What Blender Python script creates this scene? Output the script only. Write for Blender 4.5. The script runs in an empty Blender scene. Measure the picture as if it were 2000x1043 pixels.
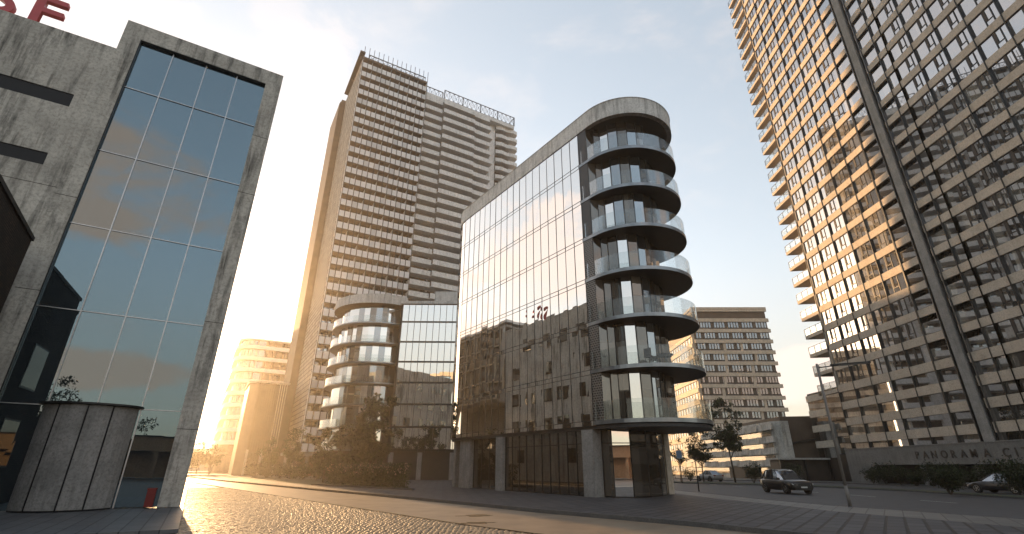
import bpy, math, random
from math import sin, cos, tan, pi, radians, hypot, atan2
from mathutils import Vector, Matrix, noise
random.seed(7)
S = bpy.context.scene
COL = S.collection

# ---------------------------------------------------------------- helpers
class MB:
    """collects faces, builds ONE mesh object"""
    def __init__(s): s.v=[]; s.f=[]; s.m=[]; s.sm=[]
    def vert(s,p): s.v.append(tuple(p)); return len(s.v)-1
    def face(s,idx,m=0,smooth=False): s.f.append(tuple(idx)); s.m.append(m); s.sm.append(smooth)
    def poly(s,pts,m=0,smooth=False):
        s.face([s.vert(p) for p in pts],m,smooth)
    def box(s,x0,x1,y0,y1,z0,z1,m=0):
        if x0>x1:x0,x1=x1,x0
        if y0>y1:y0,y1=y1,y0
        if z0>z1:z0,z1=z1,z0
        b=len(s.v)
        s.v+=[(x0,y0,z0),(x1,y0,z0),(x1,y1,z0),(x0,y1,z0),(x0,y0,z1),(x1,y0,z1),(x1,y1,z1),(x0,y1,z1)]
        for q in ((0,3,2,1),(4,5,6,7),(0,1,5,4),(1,2,6,5),(2,3,7,6),(3,0,4,7)): s.face([b+i for i in q],m)
        return s
    def obox(s,c,u,w,h,L,W,z0=0,m=0):
        """oriented box: centre c(x,y), direction u angle"""
        cu,su=cos(u),sin(u); P=[]
        for a,b in((-.5,-.5),(.5,-.5),(.5,.5),(-.5,.5)):
            P.append((c[0]+a*L*cu-b*W*su,c[1]+a*L*su+b*W*cu))
        s.prism(P,z0,z0+h,m)
    def prism(s,P,z0,z1,m=0,top=True,bot=True,mt=None,mb=None,smooth=False):
        n=len(P); b=len(s.v)
        s.v+=[(p[0],p[1],z0) for p in P]+[(p[0],p[1],z1) for p in P]
        for i in range(n):
            j=(i+1)%n; s.face((b+i,b+j,b+n+j,b+n+i),m,smooth)
        if top: s.face([b+n+i for i in range(n)],m if mt is None else mt)
        if bot: s.face([b+n-1-i for i in range(n)],m if mb is None else mb)
        return s
    def band(s,P,Q,z0,z1,m=0,smooth=True,closed=False):
        """wall of given thickness: outer polyline P, inner polyline Q"""
        n=len(P); R=n if closed else n-1
        for (A_,za,B_,zb,sm) in ((P,z0,P,z1,smooth),(P,z1,Q,z1,False),(Q,z1,Q,z0,smooth),(Q,z0,P,z0,False)):
            b=len(s.v); s.v+=[(p[0],p[1],za) for p in A_]+[(p[0],p[1],zb) for p in B_]
            for i in range(R):
                j=(i+1)%n; s.face((b+i,b+j,b+n+j,b+n+i),m,sm)
        if not closed:
            for k in (0,n-1): s.poly([(P[k][0],P[k][1],z0),(P[k][0],P[k][1],z1),(Q[k][0],Q[k][1],z1),(Q[k][0],Q[k][1],z0)],m)
        return s
    def tube(s,p0,p1,r0,r1=None,n=6,m=0,cap=True):
        r1=r0 if r1 is None else r1
        a=Vector(p0);c=Vector(p1);d=(c-a)
        if d.length<1e-6:return
        d.normalize(); u=d.orthogonal().normalized(); w=d.cross(u); b=len(s.v)
        for q,r in((a,r0),(c,r1)):
            for k in range(n):
                t=2*pi*k/n; s.v.append(tuple(q+u*(r*cos(t))+w*(r*sin(t))))
        for k in range(n):
            j=(k+1)%n; s.face((b+k,b+j,b+n+j,b+n+k),m,n>5)
        if cap: s.face([b+n-1-k for k in range(n)],m); s.face([b+n+k for k in range(n)],m)
    def build(s,name,mats,parent=None,**kw):
        me=bpy.data.meshes.new(name); me.from_pydata(s.v,[],s.f)
        if not isinstance(mats,(list,tuple)): mats=[mats]
        for q in mats: me.materials.append(q)
        if len(mats)>1: me.polygons.foreach_set('material_index',s.m)
        me.polygons.foreach_set('use_smooth',s.sm)
        me.update()
        o=bpy.data.objects.new(name,me); COL.objects.link(o)
        if parent: o.parent=parent
        for k,v in kw.items(): o[k]=v
        return o
def empty(name,loc,rot=0,**kw):
    o=bpy.data.objects.new(name,None); COL.objects.link(o); o.location=loc; o.rotation_euler=(0,0,rot)
    o.empty_display_size=.3
    for k,v in kw.items(): o[k]=v
    return o
def frame(name,xy,az,label,category,group=None):
    """local x runs to the right along a facade of bearing az, local y goes into the building"""
    k=dict(label=label,category=category)
    if group:k['group']=group
    return empty(name,(xy[0],xy[1],0),pi/2-radians(az),**k)
def arc(cx,cy,r,a0,a1,n):
    return [(cx+r*cos(radians(a0+(a1-a0)*i/n)),cy+r*sin(radians(a0+(a1-a0)*i/n))) for i in range(n+1)]
def copy_tree(o,parent=None):
    c=o.copy(); COL.objects.link(c)
    if parent: c.parent=parent
    for ch in list(o.children): copy_tree(ch,c)
    return c

# ---------------------------------------------------------------- materials
class NT:
    def __init__(s,name):
        s.mat=bpy.data.materials.new(name); s.mat.use_nodes=True; s.t=s.mat.node_tree; s.t.nodes.clear()
        s.out=s.n('ShaderNodeOutputMaterial')
    def n(s,ty,**kw):
        q=s.t.nodes.new(ty)
        for k,v in kw.items(): setattr(q,k,v)
        return q
    def l(s,a,b): s.t.links.new(a,b)
    def set(s,node,**kw):
        for k,v in kw.items():
            k=k.replace('_',' '); node.inputs[k].default_value=v
        return node
    def coord(s,scale=(1,1,1),kind='Object',rot=(0,0,0)):
        c=s.n('ShaderNodeTexCoord'); m=s.n('ShaderNodeMapping'); m.inputs['Scale'].default_value=scale; m.inputs['Rotation'].default_value=rot
        s.l(c.outputs[kind],m.inputs['Vector']); return m.outputs['Vector']
    def noise(s,vec,scale,detail=4,rough=.55,dist=0):
        q=s.n('ShaderNodeTexNoise'); s.set(q,Scale=scale,Detail=detail,Roughness=rough,Distortion=dist); s.l(vec,q.inputs['Vector']); return q.outputs['Fac']
    def ramp(s,fac,a,b,c0=(0,0,0,1),c1=(1,1,1,1)):
        r=s.n('ShaderNodeValToRGB'); e=r.color_ramp.elements; e[0].position=a;e[1].position=b;e[0].color=c0;e[1].color=c1
        s.l(fac,r.inputs['Fac']); return r.outputs['Color']
    def mix(s,fac,a,b,mode='MIX'):
        m=s.n('ShaderNodeMix',data_type='RGBA',blend_type=mode)
        for sock,v in((m.inputs['Factor'],fac),(m.inputs['A'],a),(m.inputs['B'],b)):
            if isinstance(v,(int,float)): sock.default_value=v
            elif isinstance(v,tuple): sock.default_value=v
            else: s.l(v,sock)
        return m.outputs['Result']
    def math(s,op,a,b=0.,c=None):
        m=s.n('ShaderNodeMath',operation=op)
        for i,v in enumerate((a,b)+(() if c is None else (c,))):
            if isinstance(v,(int,float)): m.inputs[i].default_value=v
            else: s.l(v,m.inputs[i])
        return m.outputs[0]
    def bump(s,h,strength=.3,dist=.02):
        b=s.n('ShaderNodeBump'); s.set(b,Strength=strength,Distance=dist); s.l(h,b.inputs['Height']); return b.outputs['Normal']
    def pbr(s,col,rough=.8,spec=.5,metal=0,normal=None,**kw):
        p=s.n('ShaderNodeBsdfPrincipled')
        for k,v in(('Base Color',col),('Roughness',rough),('Specular IOR Level',spec),('Metallic',metal)):
            if isinstance(v,(int,float,tuple)): p.inputs[k].default_value=v
            else: s.l(v,p.inputs[k])
        if normal: s.l(normal,p.inputs['Normal'])
        return p
    def done(s,sh): s.l(sh.outputs[0] if hasattr(sh,'outputs') else sh,s.out.inputs['Surface']); return s.mat
def C(r,g=None,b=None):
    if g is None: g=b=r
    return (r,g,b,1)

def m_plain(name,col,rough=.6,spec=.5,metal=0,var=.12,scale=3,bump=0):
    t=NT(name); v=t.coord()
    f=t.noise(v,scale,5)
    c=t.mix(t.ramp(f,.3,.7),tuple(x*(1-var) for x in col[:3])+(1,),tuple(min(1,x*(1+var)) for x in col[:3])+(1,))
    nm=t.bump(t.noise(v,scale*12,3),bump,.01) if bump else None
    return t.done(t.pbr(c,rough,spec,metal,nm))
def m_concrete(name,a,b,streak=.8,dark=(.03,.03,.026),rough=.85,panel=None,ss=1.0):
    """weathered concrete: mottling, vertical run-off streaks, pits"""
    t=NT(name); v=t.coord()
    c=t.mix(t.ramp(t.noise(v,.6*ss,6,.6),.35,.65),C(*a),C(*b))
    c=t.mix(t.ramp(t.noise(v,7*ss,5,.7),.45,.75),c,C(*[x*.62 for x in a]))
    sv=t.coord((1.7*ss,1.7*ss,.16*ss))
    st=t.ramp(t.noise(sv,1.6,6,.68,.35),.47,.63)
    bl=t.ramp(t.noise(v,.33*ss,4,.6),.38,.6)
    st=t.math('MULTIPLY',st,t.math('ADD',.22,t.math('MULTIPLY',bl,.62))); st=t.math('MULTIPLY',st,streak)
    c=t.mix(t.math('MULTIPLY',t.ramp(t.noise(v,2.3*ss,8,.75,.6),.52,.68),.35),c,C(*[x*.45 for x in a]))
    c=t.mix(st,c,C(*dark))
    pit=t.ramp(t.noise(v,22*ss,2,.5),.70,.74)
    c=t.mix(t.math('MULTIPLY',pit,.6),c,C(*[x*.3 for x in a]))
    h=t.math('ADD',t.noise(v,9*ss,6,.7),t.math('MULTIPLY',pit,-.8))
    return t.done(t.pbr(c,rough,.35,0,t.bump(h,.35,.02)))
def m_mirror(name,refl,tint,inner,var=.5,cell=(1,1,1),rough=.012,wob=0.,fpow=1.0,curt=.8):
    """coated curtain-wall glass: a reflecting coat over the dim room behind"""
    t=NT(name); v=t.coord(cell)
    wn=t.n('ShaderNodeTexWhiteNoise'); 
    vm=t.n('ShaderNodeVectorMath',operation='FLOOR'); t.l(v,vm.inputs[0]); t.l(vm.outputs[0],wn.inputs['Vector'])
    c=t.mix(t.math('MULTIPLY',wn.outputs['Value'],var),C(*inner),C(*[x*2.6+.01 for x in inner]))
    cur=t.math('POWER',wn.outputs['Value'],5.); c=t.mix(t.math('MULTIPLY',cur,curt),c,C(.30,.27,.22))
    d=t.n('ShaderNodeBsdfDiffuse'); t.l(c,d.inputs['Color'])
    g=t.n('ShaderNodeBsdfGlossy'); g.inputs['Color'].default_value=C(*tint); g.inputs['Roughness'].default_value=rough
    if wob:
        nm=t.bump(t.noise(t.coord((1,1,.6)),.55,2,.4),wob,.1); t.l(nm,g.inputs['Normal'])
    fr=t.n('ShaderNodeFresnel'); fr.inputs['IOR'].default_value=1.55
    f=t.math('ADD',refl,t.math('MULTIPLY',fr.outputs[0],(1-refl)*fpow)); 
    mx=t.n('ShaderNodeMixShader'); t.l(f,mx.inputs[0]); t.l(d.outputs[0],mx.inputs[1]); t.l(g.outputs[0],mx.inputs[2])
    return t.done(mx)
def m_clear(name,refl,tint=(.9,.95,.95),trans=(.8,.85,.85),milky=0.):
    t=NT(name)
    tr=t.n('ShaderNodeBsdfTransparent'); tr.inputs['Color'].default_value=C(*trans)
    g=t.n('ShaderNodeBsdfGlossy'); g.inputs['Color'].default_value=C(*tint); g.inputs['Roughness'].default_value=.02
    fr=t.n('ShaderNodeFresnel'); fr.inputs['IOR'].default_value=1.5
    f=t.math('ADD',refl,t.math('MULTIPLY',fr.outputs[0],.42)); f=t.math('MINIMUM',f,1.)
    mx=t.n('ShaderNodeMixShader'); t.l(f,mx.inputs[0]); t.l(tr.outputs[0],mx.inputs[1]); t.l(g.outputs[0],mx.inputs[2])
    if milky:
        d=t.n('ShaderNodeBsdfTranslucent'); d.inputs['Color'].default_value=C(.8); d2=t.n('ShaderNodeBsdfDiffuse'); d2.inputs['Color'].default_value=C(.9)
        a=t.n('ShaderNodeMixShader'); a.inputs[0].default_value=.88; t.l(d.outputs[0],a.inputs[1]); t.l(d2.outputs[0],a.inputs[2])
        m2=t.n('ShaderNodeMixShader'); m2.inputs[0].default_value=milky; t.l(mx.outputs[0],m2.inputs[1]); t.l(a.outputs[0],m2.inputs[2]); mx=m2
    return t.done(mx)
def m_leaf(name,a,b):
    t=NT(name); v=t.coord()
    c=t.mix(t.ramp(t.noise(v,1.3,3),.35,.65),C(*a),C(*b))
    d=t.pbr(c,.55,.35); tl=t.n('ShaderNodeBsdfTranslucent'); t.l(c,tl.inputs['Color'])
    mx=t.n('ShaderNodeMixShader'); mx.inputs[0].default_value=.3; t.l(d.outputs[0],mx.inputs[1]); t.l(tl.outputs[0],mx.inputs[2])
    return t.done(mx)
def m_pave(name,a,b,mortar,bw,bh,rot,rough=.6,bump=.6,bias=0,spec=.4,msize=.02,stain=.25):
    t=NT(name); v=t.coord((1,1,1),'Object',(0,0,rot))
    br=t.n('ShaderNodeTexBrick'); t.l(v,br.inputs['Vector'])
    t.set(br,Color1=C(*a),Color2=C(*b),Mortar=C(*mortar),Scale=1.,Mortar_Size=msize,Mortar_Smooth=.3,Bias=bias,Brick_Width=bw,Row_Height=bh)
    v2=t.coord()
    c=t.mix(t.math('MULTIPLY',t.ramp(t.noise(v2,.5,5),.45,.7),stain),br.outputs['Color'],C(*[x*.45 for x in a]))
    c=t.mix(.18,c,t.ramp(t.noise(v2,14,4),.2,.8),'OVERLAY')
    h=t.math('ADD',t.math('MULTIPLY',br.outputs['Fac'],-1.),t.math('MULTIPLY',t.noise(v2,5,4),.5))
    return t.done(t.pbr(c,rough,spec,0,t.bump(h,bump,.02)))

M={}
M['conc']=m_concrete('weathered_concrete',(.38,.36,.32),(.55,.525,.47),1.0)
M['conc2']=m_concrete('side_concrete',(.50,.485,.44),(.68,.66,.61),.85,ss=.8)
M['conc_d']=m_concrete('smooth_concrete',(.22,.215,.205),(.31,.30,.285),.35,ss=1.6)
M['conc_l']=m_concrete('light_concrete',(.42,.40,.37),(.55,.53,.49),.25,(.12,.11,.1),ss=.6)
M['fascia']=m_concrete('roof_fascia_concrete',(.54,.53,.51),(.70,.69,.66),.75,(.14,.14,.13),ss=1.4)
M['beige']=m_concrete('beige_cladding',(.42,.36,.29),(.52,.45,.37),.25,(.16,.13,.1),ss=.9)
M['towerwhite']=m_concrete('tower_white_concrete',(.72,.71,.69),(.84,.83,.81),.3,(.2,.18,.16),ss=.5)
M['cream']=m_concrete('cream_cladding',(.50,.44,.35),(.58,.51,.42),.2,(.2,.17,.13),ss=.4)
M['brown']=m_plain('brown_cladding',C(.085,.058,.038),.7,var=.25,scale=.6)
M['dbrown']=m_plain('dark_brown_cladding',C(.035,.026,.020),.7,var=.25,scale=1)
M['tbrown']=m_plain('balcony_soffit_brown',C(.12,.082,.056),.8,var=.3,scale=1.5)
M['dark']=m_plain('dark_metal',C(.016,.016,.017),.4,.5,.3,.2)
M['slot']=m_plain('slot_void',C(.012,.012,.014),.6,.3)
M['frame']=m_plain('grey_metal_frame',C(.09,.09,.092),.35,.5,.7,.15)
M['alu']=m_plain('aluminium',C(.42,.42,.42),.35,.5,.9,.15)
M['polep']=m_plain('pole_grey_paint',C(.16,.145,.13),.6,.4)
M['walld']=m_concrete('entrance_wall_concrete',(.15,.147,.14),(.21,.205,.195),.3,ss=1.2)
M['steel']=m_plain('balcony_edge_steel',C(.22,.24,.255),.28,.6,.7,.3,1.2)
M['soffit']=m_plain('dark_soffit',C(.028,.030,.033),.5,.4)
M['red']=m_plain('red_sign_paint',C(.42,.05,.055),.45,.5,0,.12)
M['redbox']=m_plain('red_lacquer',C(.15,.009,.005),.6)
M['glassL']=m_mirror('sky_glass',.165,(.72,.93,1.04),(.012,.016,.02),.3,(.64,1,.26),.004,curt=0)
M['glassB']=m_mirror('facade_glass',.80,(1,.97,.93),(.02,.018,.016),.4,(1,1,.32),.008,curt=.25)
M['glassC']=m_mirror('corner_glass',.34,(.88,.95,1.0),(.022,.021,.021),.8,(1.1,1.1,.32),.015)
M['glassT']=m_mirror('tower_glass',.36,(.95,.97,1),(.018,.016,.015),.6,(.6,.6,.33),.015)
M['glassD']=m_mirror('dim_glass',.10,(1,.95,.88),(.026,.022,.018),.9,(.8,.8,.33),.03,curt=.3)
M['glassM']=m_mirror('office_glass',.2,(.9,.95,1),(.025,.027,.03),1.,(1.4,1,.36),.03)
M['clear']=m_clear('railing_glass',.02,(.85,.88,.9),trans=(.9,.92,.92))
M['milky']=m_clear('balustrade_glass',.08,trans=(.6,.6,.6),milky=.96)
M['milky2']=m_clear('balustrade_glass_worn',.12,trans=(.6,.6,.6),milky=.62)
M['shopglass']=m_clear('shop_glass',.22,(1,.97,.92),(.36,.33,.30))
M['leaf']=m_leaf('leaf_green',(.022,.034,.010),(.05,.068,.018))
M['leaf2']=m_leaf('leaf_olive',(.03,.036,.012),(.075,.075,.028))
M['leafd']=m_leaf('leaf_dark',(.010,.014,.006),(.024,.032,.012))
M['bark']=m_plain('bark',C(.05,.038,.028),.9,var=.4,scale=8,bump=.5)
M['grass']=m_plain('lawn_soil',C(.03,.04,.014),.9,var=.4,scale=2,bump=.6)
M['flower']=m_plain('pale_blossom',C(.42,.30,.26),.8,var=.3,scale=9)
M['asph']=m_plain('asphalt',C(.045,.046,.05),.72,.4,0,.18,1.2,.3)
M['asphb']=m_plain('worn_asphalt',C(.19,.145,.10),.5,.55,0,.25,.8,.6)
M['pave']=m_pave('dark_paving',(.036,.038,.045),(.062,.063,.07),(.008,.008,.009),1.1,.52,radians(-54),.72,1.,msize=.05,stain=.5)
M['pavel']=m_pave('light_paving',(.085,.085,.083),(.12,.117,.11),(.02,.02,.02),1.0,.6,radians(-54),.6,.5)
M['fpave']=m_pave('forecourt_paving',(.085,.085,.09),(.11,.11,.112),(.028,.028,.03),1.3,.45,radians(58.8),.55,.5)
M['kerb']=m_concrete('kerb_stone',(.085,.085,.086),(.12,.118,.115),.2,ss=3)
M['marking']=m_plain('road_paint',C(.5,.5,.48),.6)
M['patch']=m_plain('tar_patch',C(.018,.018,.019),.95,.1)
M['tyre']=m_plain('tyre_rubber',C(.012,.012,.012),.8)
M['rim']=m_plain('wheel_rim',C(.3,.3,.3),.3,.5,.9)
M['carglass']=m_mirror('car_glass',.05,(.8,.88,1),(.012,.012,.014),.2,(1,1,1),.05,fpow=.22,curt=0)
M['lens']=m_plain('lamp_lens',C(.5,.5,.48),.15,.6)
M['tail']=m_plain('tail_lens',C(.25,.01,.01),.2,.6)
M['bluesign']=m_plain('sign_blue',C(.10,.19,.30),.4)
M['white']=m_plain('white_paint',C(.75,.73,.70),.5,var=.06)
M['letter']=m_plain('letter_bronze',C(.03,.022,.018),.6)
M['curtain']=m_plain('interior_wall',C(.10,.085,.07),.8,var=.3,scale=1.5)
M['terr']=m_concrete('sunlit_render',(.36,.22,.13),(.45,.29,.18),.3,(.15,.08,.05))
def m_paint(name,col):
    t=NT(name); p=t.pbr(C(*col),.35,.35); p.inputs['Coat Weight'].default_value=.35; p.inputs['Coat Roughness'].default_value=.05
    return t.done(p)
M['carblack']=m_paint('car_paint_black',(.012,.011,.011)); M['carsilver']=m_paint('car_paint_silver',(.42,.41,.40)); M['carnavy']=m_paint('car_paint_dark',(.02,.02,.024))
# brick wall of the building at the left edge
def m_brick():
    t=NT('brown_brick'); c=t.n('ShaderNodeTexCoord'); sp=t.n('ShaderNodeSeparateXYZ'); cb=t.n('ShaderNodeCombineXYZ')
    t.l(c.outputs['Object'],sp.inputs[0]); t.l(t.math('ADD',sp.outputs['X'],sp.outputs['Y']),cb.inputs['X']); t.l(sp.outputs['Z'],cb.inputs['Y'])
    br=t.n('ShaderNodeTexBrick'); t.l(cb.outputs[0],br.inputs['Vector'])
    t.set(br,Color1=C(.085,.058,.038),Color2=C(.045,.032,.024),Mortar=C(.02,.017,.015),Scale=1.,Mortar_Size=.012,Brick_Width=.26,Row_Height=.085)
    v=t.coord(); col=t.mix(t.ramp(t.noise(v,.8,5),.35,.7),br.outputs['Color'],C(.03,.024,.02))
    return t.done(t.pbr(col,.85,.3,0,t.bump(t.math('MULTIPLY',br.outputs['Fac'],-1),.5,.015)))
M['brick']=m_brick()
def m_texface():
    """woven relief of the tower's side wall"""
    t=NT('woven_cladding'); c=t.n('ShaderNodeTexCoord'); sp=t.n('ShaderNodeSeparateXYZ'); cb=t.n('ShaderNodeCombineXYZ')
    t.l(c.outputs['Object'],sp.inputs[0]); t.l(sp.outputs['Y'],cb.inputs['X']); t.l(sp.outputs['Z'],cb.inputs['Y'])
    br=t.n('ShaderNodeTexBrick'); t.l(cb.outputs[0],br.inputs['Vector'])
    t.set(br,Color1=C(.50,.43,.34),Color2=C(.36,.30,.235),Mortar=C(.15,.12,.095),Scale=1.,Mortar_Size=.1,Brick_Width=1.7,Row_Height=.98)
    return t.done(t.pbr(br.outputs['Color'],.8,.3,0,t.bump(t.math('MULTIPLY',br.outputs['Fac'],-1),.8,.25)))
M['texface']=m_texface()
def m_perf():
    t=NT('perforated_panel'); c=t.n('ShaderNodeTexCoord'); sp=t.n('ShaderNodeSeparateXYZ'); cb=t.n('ShaderNodeCombineXYZ')
    t.l(c.outputs['Object'],sp.inputs[0]); t.l(sp.outputs['X'],cb.inputs['X']); t.l(sp.outputs['Z'],cb.inputs['Y'])
    br=t.n('ShaderNodeTexBrick'); t.l(cb.outputs[0],br.inputs['Vector'])
    t.set(br,Color1=C(.006),Color2=C(.012),Mortar=C(.17,.17,.165),Scale=1.,Mortar_Size=.035,Mortar_Smooth=.4,Brick_Width=.22,Row_Height=.15)
    return t.done(t.pbr(br.outputs['Color'],.4,.5,.4,t.bump(br.outputs['Fac'],.8,.03)))
M['perf']=m_perf()

# ---------------------------------------------------------------- world
SUN_AZ,SUN_EL=-34.2,8.0
w=bpy.data.worlds.new('World'); S.world=w; w.use_nodes=True
t=w.node_tree; t.nodes.clear()
def WN(ty,**kw):
    q=t.nodes.new(ty)
    for k,v in kw.items(): setattr(q,k,v)
    return q
wo=WN('ShaderNodeOutputWorld'); bg=WN('ShaderNodeBackground'); bg.inputs['Strength'].default_value=.12
sky=WN('ShaderNodeTexSky',sky_type='NISHITA',sun_disc=False,sun_elevation=radians(SUN_EL),sun_rotation=radians(SUN_AZ),altitude=50,air_density=1.0,dust_density=1.2,ozone_density=1.2)
def wmath(op,a,b=0.):
    m=WN('ShaderNodeMath',operation=op)
    for i,v in enumerate((a,b)):
        if isinstance(v,(int,float)): m.inputs[i].default_value=v
        else: t.links.new(v,m.inputs[i])
    return m.outputs[0]
hs=WN('ShaderNodeHueSaturation'); hs.inputs['Saturation'].default_value=.66; gmm=WN('ShaderNodeGamma'); gmm.inputs['Gamma'].default_value=.62; t.links.new(sky.outputs[0],gmm.inputs['Color']); t.links.new(gmm.outputs[0],hs.inputs['Color']); hs.inputs['Value'].default_value=1.9
tc=WN('ShaderNodeTexCoord'); GEN=tc.outputs['Generated']
mp=WN('ShaderNodeMapping'); mp.inputs['Scale'].default_value=(1,1,2.2); t.links.new(GEN,mp.inputs['Vector'])
nz=WN('ShaderNodeTexNoise'); nz.inputs['Scale'].default_value=4.2; nz.inputs['Detail'].default_value=9; nz.inputs['Roughness'].default_value=.63; nz.inputs['Distortion'].default_value=.3
t.links.new(mp.outputs[0],nz.inputs['Vector'])
def wramp(f,a,b):
    m=WN('ShaderNodeMapRange',interpolation_type='SMOOTHSTEP'); m.inputs['From Min'].default_value=a; m.inputs['From Max'].default_value=b
    t.links.new(f,m.inputs['Value']); return m.outputs[0]
# cloud banks at their bearings (bearing, elevation, half width, half height, density)
BL=[(-29,42,6,8,.32),(-33,46,5,4,.22),(-50,37,11,8,.4),(31,9,7,3,.8),(22,3,12,2.5,.4),
    (160,24.5,12,6,.9),(146,19,7,3,.4),(159,8.0,12,1.8,.8),(166,3.8,10,1.0,.6),(-74,24,14,7,.8),(-66,13,10,3,.7),(-88,33,9,5,.5),(120,28,12,6,.5)]
sep=WN('ShaderNodeSeparateXYZ'); t.links.new(GEN,sep.inputs[0])
elv=wmath('ARCSINE',sep.outputs['Z']); azn=wmath('ARCTAN2',sep.outputs['X'],sep.outputs['Y'])
acc=None
n_off=wmath('MULTIPLY',wmath('SUBTRACT',nz.outputs['Fac'],.5),4.6)
for (a,e,wa,he,dn) in BL:
    da=wmath('DIVIDE',wmath('SUBTRACT',azn,radians(a)),radians(wa)); de=wmath('DIVIDE',wmath('SUBTRACT',elv,radians(e)),radians(he))
    r2=wmath('ADD',wmath('MULTIPLY',da,da),wmath('MULTIPLY',de,de))
    q=wmath('ADD',wmath('SUBTRACT',1.,r2),n_off)
    q=wmath('MULTIPLY',wramp(q,-.05,.75),dn)
    acc=q if acc is None else wmath('MAXIMUM',acc,q)
thin=wmath('MULTIPLY',wramp(nz.outputs['Fac'],.5,.8),.30)
acc=wmath('MAXIMUM',acc,thin)
# clouds take the light of the low sun: warm on the far side of the sky, pinkish white near the sun
cc=WN('ShaderNodeMix',data_type='RGBA'); 
sund=(sin(radians(SUN_AZ)),cos(radians(SUN_AZ)),.1)
dot=WN('ShaderNodeVectorMath',operation='DOT_PRODUCT'); t.links.new(GEN,dot.inputs[0]); dot.inputs[1].default_value=sund
t.links.new(wramp(dot.outputs['Value'],-.6,.8),cc.inputs['Factor'])
CLOUD_A,CLOUD_B=(4.6,3.0,2.15,1),(4.4,3.8,3.5,1)
cc.inputs['A'].default_value=CLOUD_A; cc.inputs['B'].default_value=CLOUD_B
blt=WN('ShaderNodeMix',data_type='RGBA'); blt.inputs['B'].default_value=(2.6,2.05,1.35,1); t.links.new(hs.outputs[0],blt.inputs['A'])
bf=WN('ShaderNodeMapRange',interpolation_type='SMOOTHSTEP'); bf.inputs['From Min'].default_value=radians(24); bf.inputs['From Max'].default_value=0; bf.inputs['To Max'].default_value=.55; t.links.new(elv,bf.inputs['Value']); t.links.new(bf.outputs[0],blt.inputs['Factor'])
mxw=WN('ShaderNodeMix',data_type='RGBA'); t.links.new(acc,mxw.inputs['Factor']); t.links.new(blt.outputs['Result'],mxw.inputs['A']); t.links.new(cc.outputs['Result'],mxw.inputs['B'])
t.links.new(mxw.outputs['Result'],bg.inputs['Color']); t.links.new(bg.outputs[0],wo.inputs['Surface'])
# sun
sl=bpy.data.lights.new('sun','SUN'); sl.energy=5.0; sl.angle=radians(.6); sl.color=(1,.60,.28)
so=bpy.data.objects.new('sun',sl); COL.objects.link(so)
dv=Vector((sin(radians(SUN_AZ))*cos(radians(SUN_EL)),cos(radians(SUN_AZ))*cos(radians(SUN_EL)),sin(radians(SUN_EL))))
so.rotation_euler=dv.to_track_quat('Z','Y').to_euler(); so.location=dv*200
# camera
cd=bpy.data.cameras.new('camera'); cam=bpy.data.objects.new('camera',cd); COL.objects.link(cam); S.camera=cam
cd.sensor_width=36; cd.lens=944/2000*36; cd.clip_end=3000; cd.clip_start=.05
p,r=radians(22.55),radians(.3)
fw=Vector((0,cos(p),sin(p)));up0=Vector((0,-sin(p),cos(p)));rt0=Vector((1,0,0))
rt=rt0*cos(r)+up0*sin(r); up=up0*cos(r)-rt0*sin(r)
cam.matrix_world=Matrix(((rt.x,up.x,-fw.x,0),(rt.y,up.y,-fw.y,0),(rt.z,up.z,-fw.z,1.6),(0,0,0,1)))
S.view_settings.view_transform='Standard'; S.view_settings.look='None'; S.view_settings.gamma=1
S.view_settings.exposure=1.35
S.cycles.max_bounces=8; S.cycles.transparent_max_bounces=16; S.cycles.glossy_bounces=5; S.cycles.volume_bounces=1
S.cycles.use_denoising=True; S.cycles.caustics_reflective=False; S.cycles.caustics_refractive=False
S.cycles.sample_clamp_indirect=6

# ================================================================ setting
def sheet(name,P,z,mat,thick=0,mt=None,**kw):
    b=MB()
    if thick: b.prism(P,z-thick,z,1 if mt else 0,mt=0)
    else: b.poly([(x,y,z) for x,y in P])
    return b.build(name,[mat]+([mt] if mt else []),None,kind='structure',**kw)
ROAD=-.12
sheet('ground',[(-450,-450),(450,-450),(450,450),(-450,450)],ROAD-.05,M['asph'])
# cobbled street between the concrete building and the corner building
KT=[(14.5,9.1),(11.9,11.6),(7.89,14.99),(6.06,17.6),(4.43,19.35),(1.15,22.65),(-2.56,27.3),(-8.8,34.6),(-16.8,43.6),(-28.27,56.9),(-38.52,68.9)]
CL=[(9.5,7.5),(0.62,15.5),(-1.62,17.8),(-10.12,28.1),(-29.43,51.9),(-43,68.6)]      # seam between cobbles and worn asphalt
sheet('asphalt_lane',[(14,4),(15.5,9.0)]+KT[1:]+[(-60,100),(-80,130),(-90,128),(-62,92)]+CL[::-1],ROAD-.02,M['asphb'])
far_c=NT('cobble_far'); v=far_c.coord((1,1,1),'Object',(0,0,radians(34)))
vo=far_c.n('ShaderNodeTexVoronoi'); mpn=far_c.n('ShaderNodeMapping'); mpn.inputs['Scale'].default_value=(5.5,9,1); far_c.l(v,mpn.inputs['Vector']); far_c.l(mpn.outputs[0],vo.inputs['Vector'])
vo.inputs['Scale'].default_value=1
colr=far_c.mix(far_c.ramp(vo.outputs['Distance'],.25,.6),C(.13,.105,.08),C(.06,.05,.042))
M['cobfar']=far_c.done(far_c.pbr(colr,.55,.5,0,far_c.bump(far_c.math('MULTIPLY',vo.outputs['Distance'],-1),.6,.03)))
sheet('cobblestone_street',CL+[(-62,92),(-90,128),(-100,120),(-60,70),(-40,30),(-14.0,20),(-12,-40),(25,-40),(20,2)],ROAD-.03,M['cobfar'])
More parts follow.
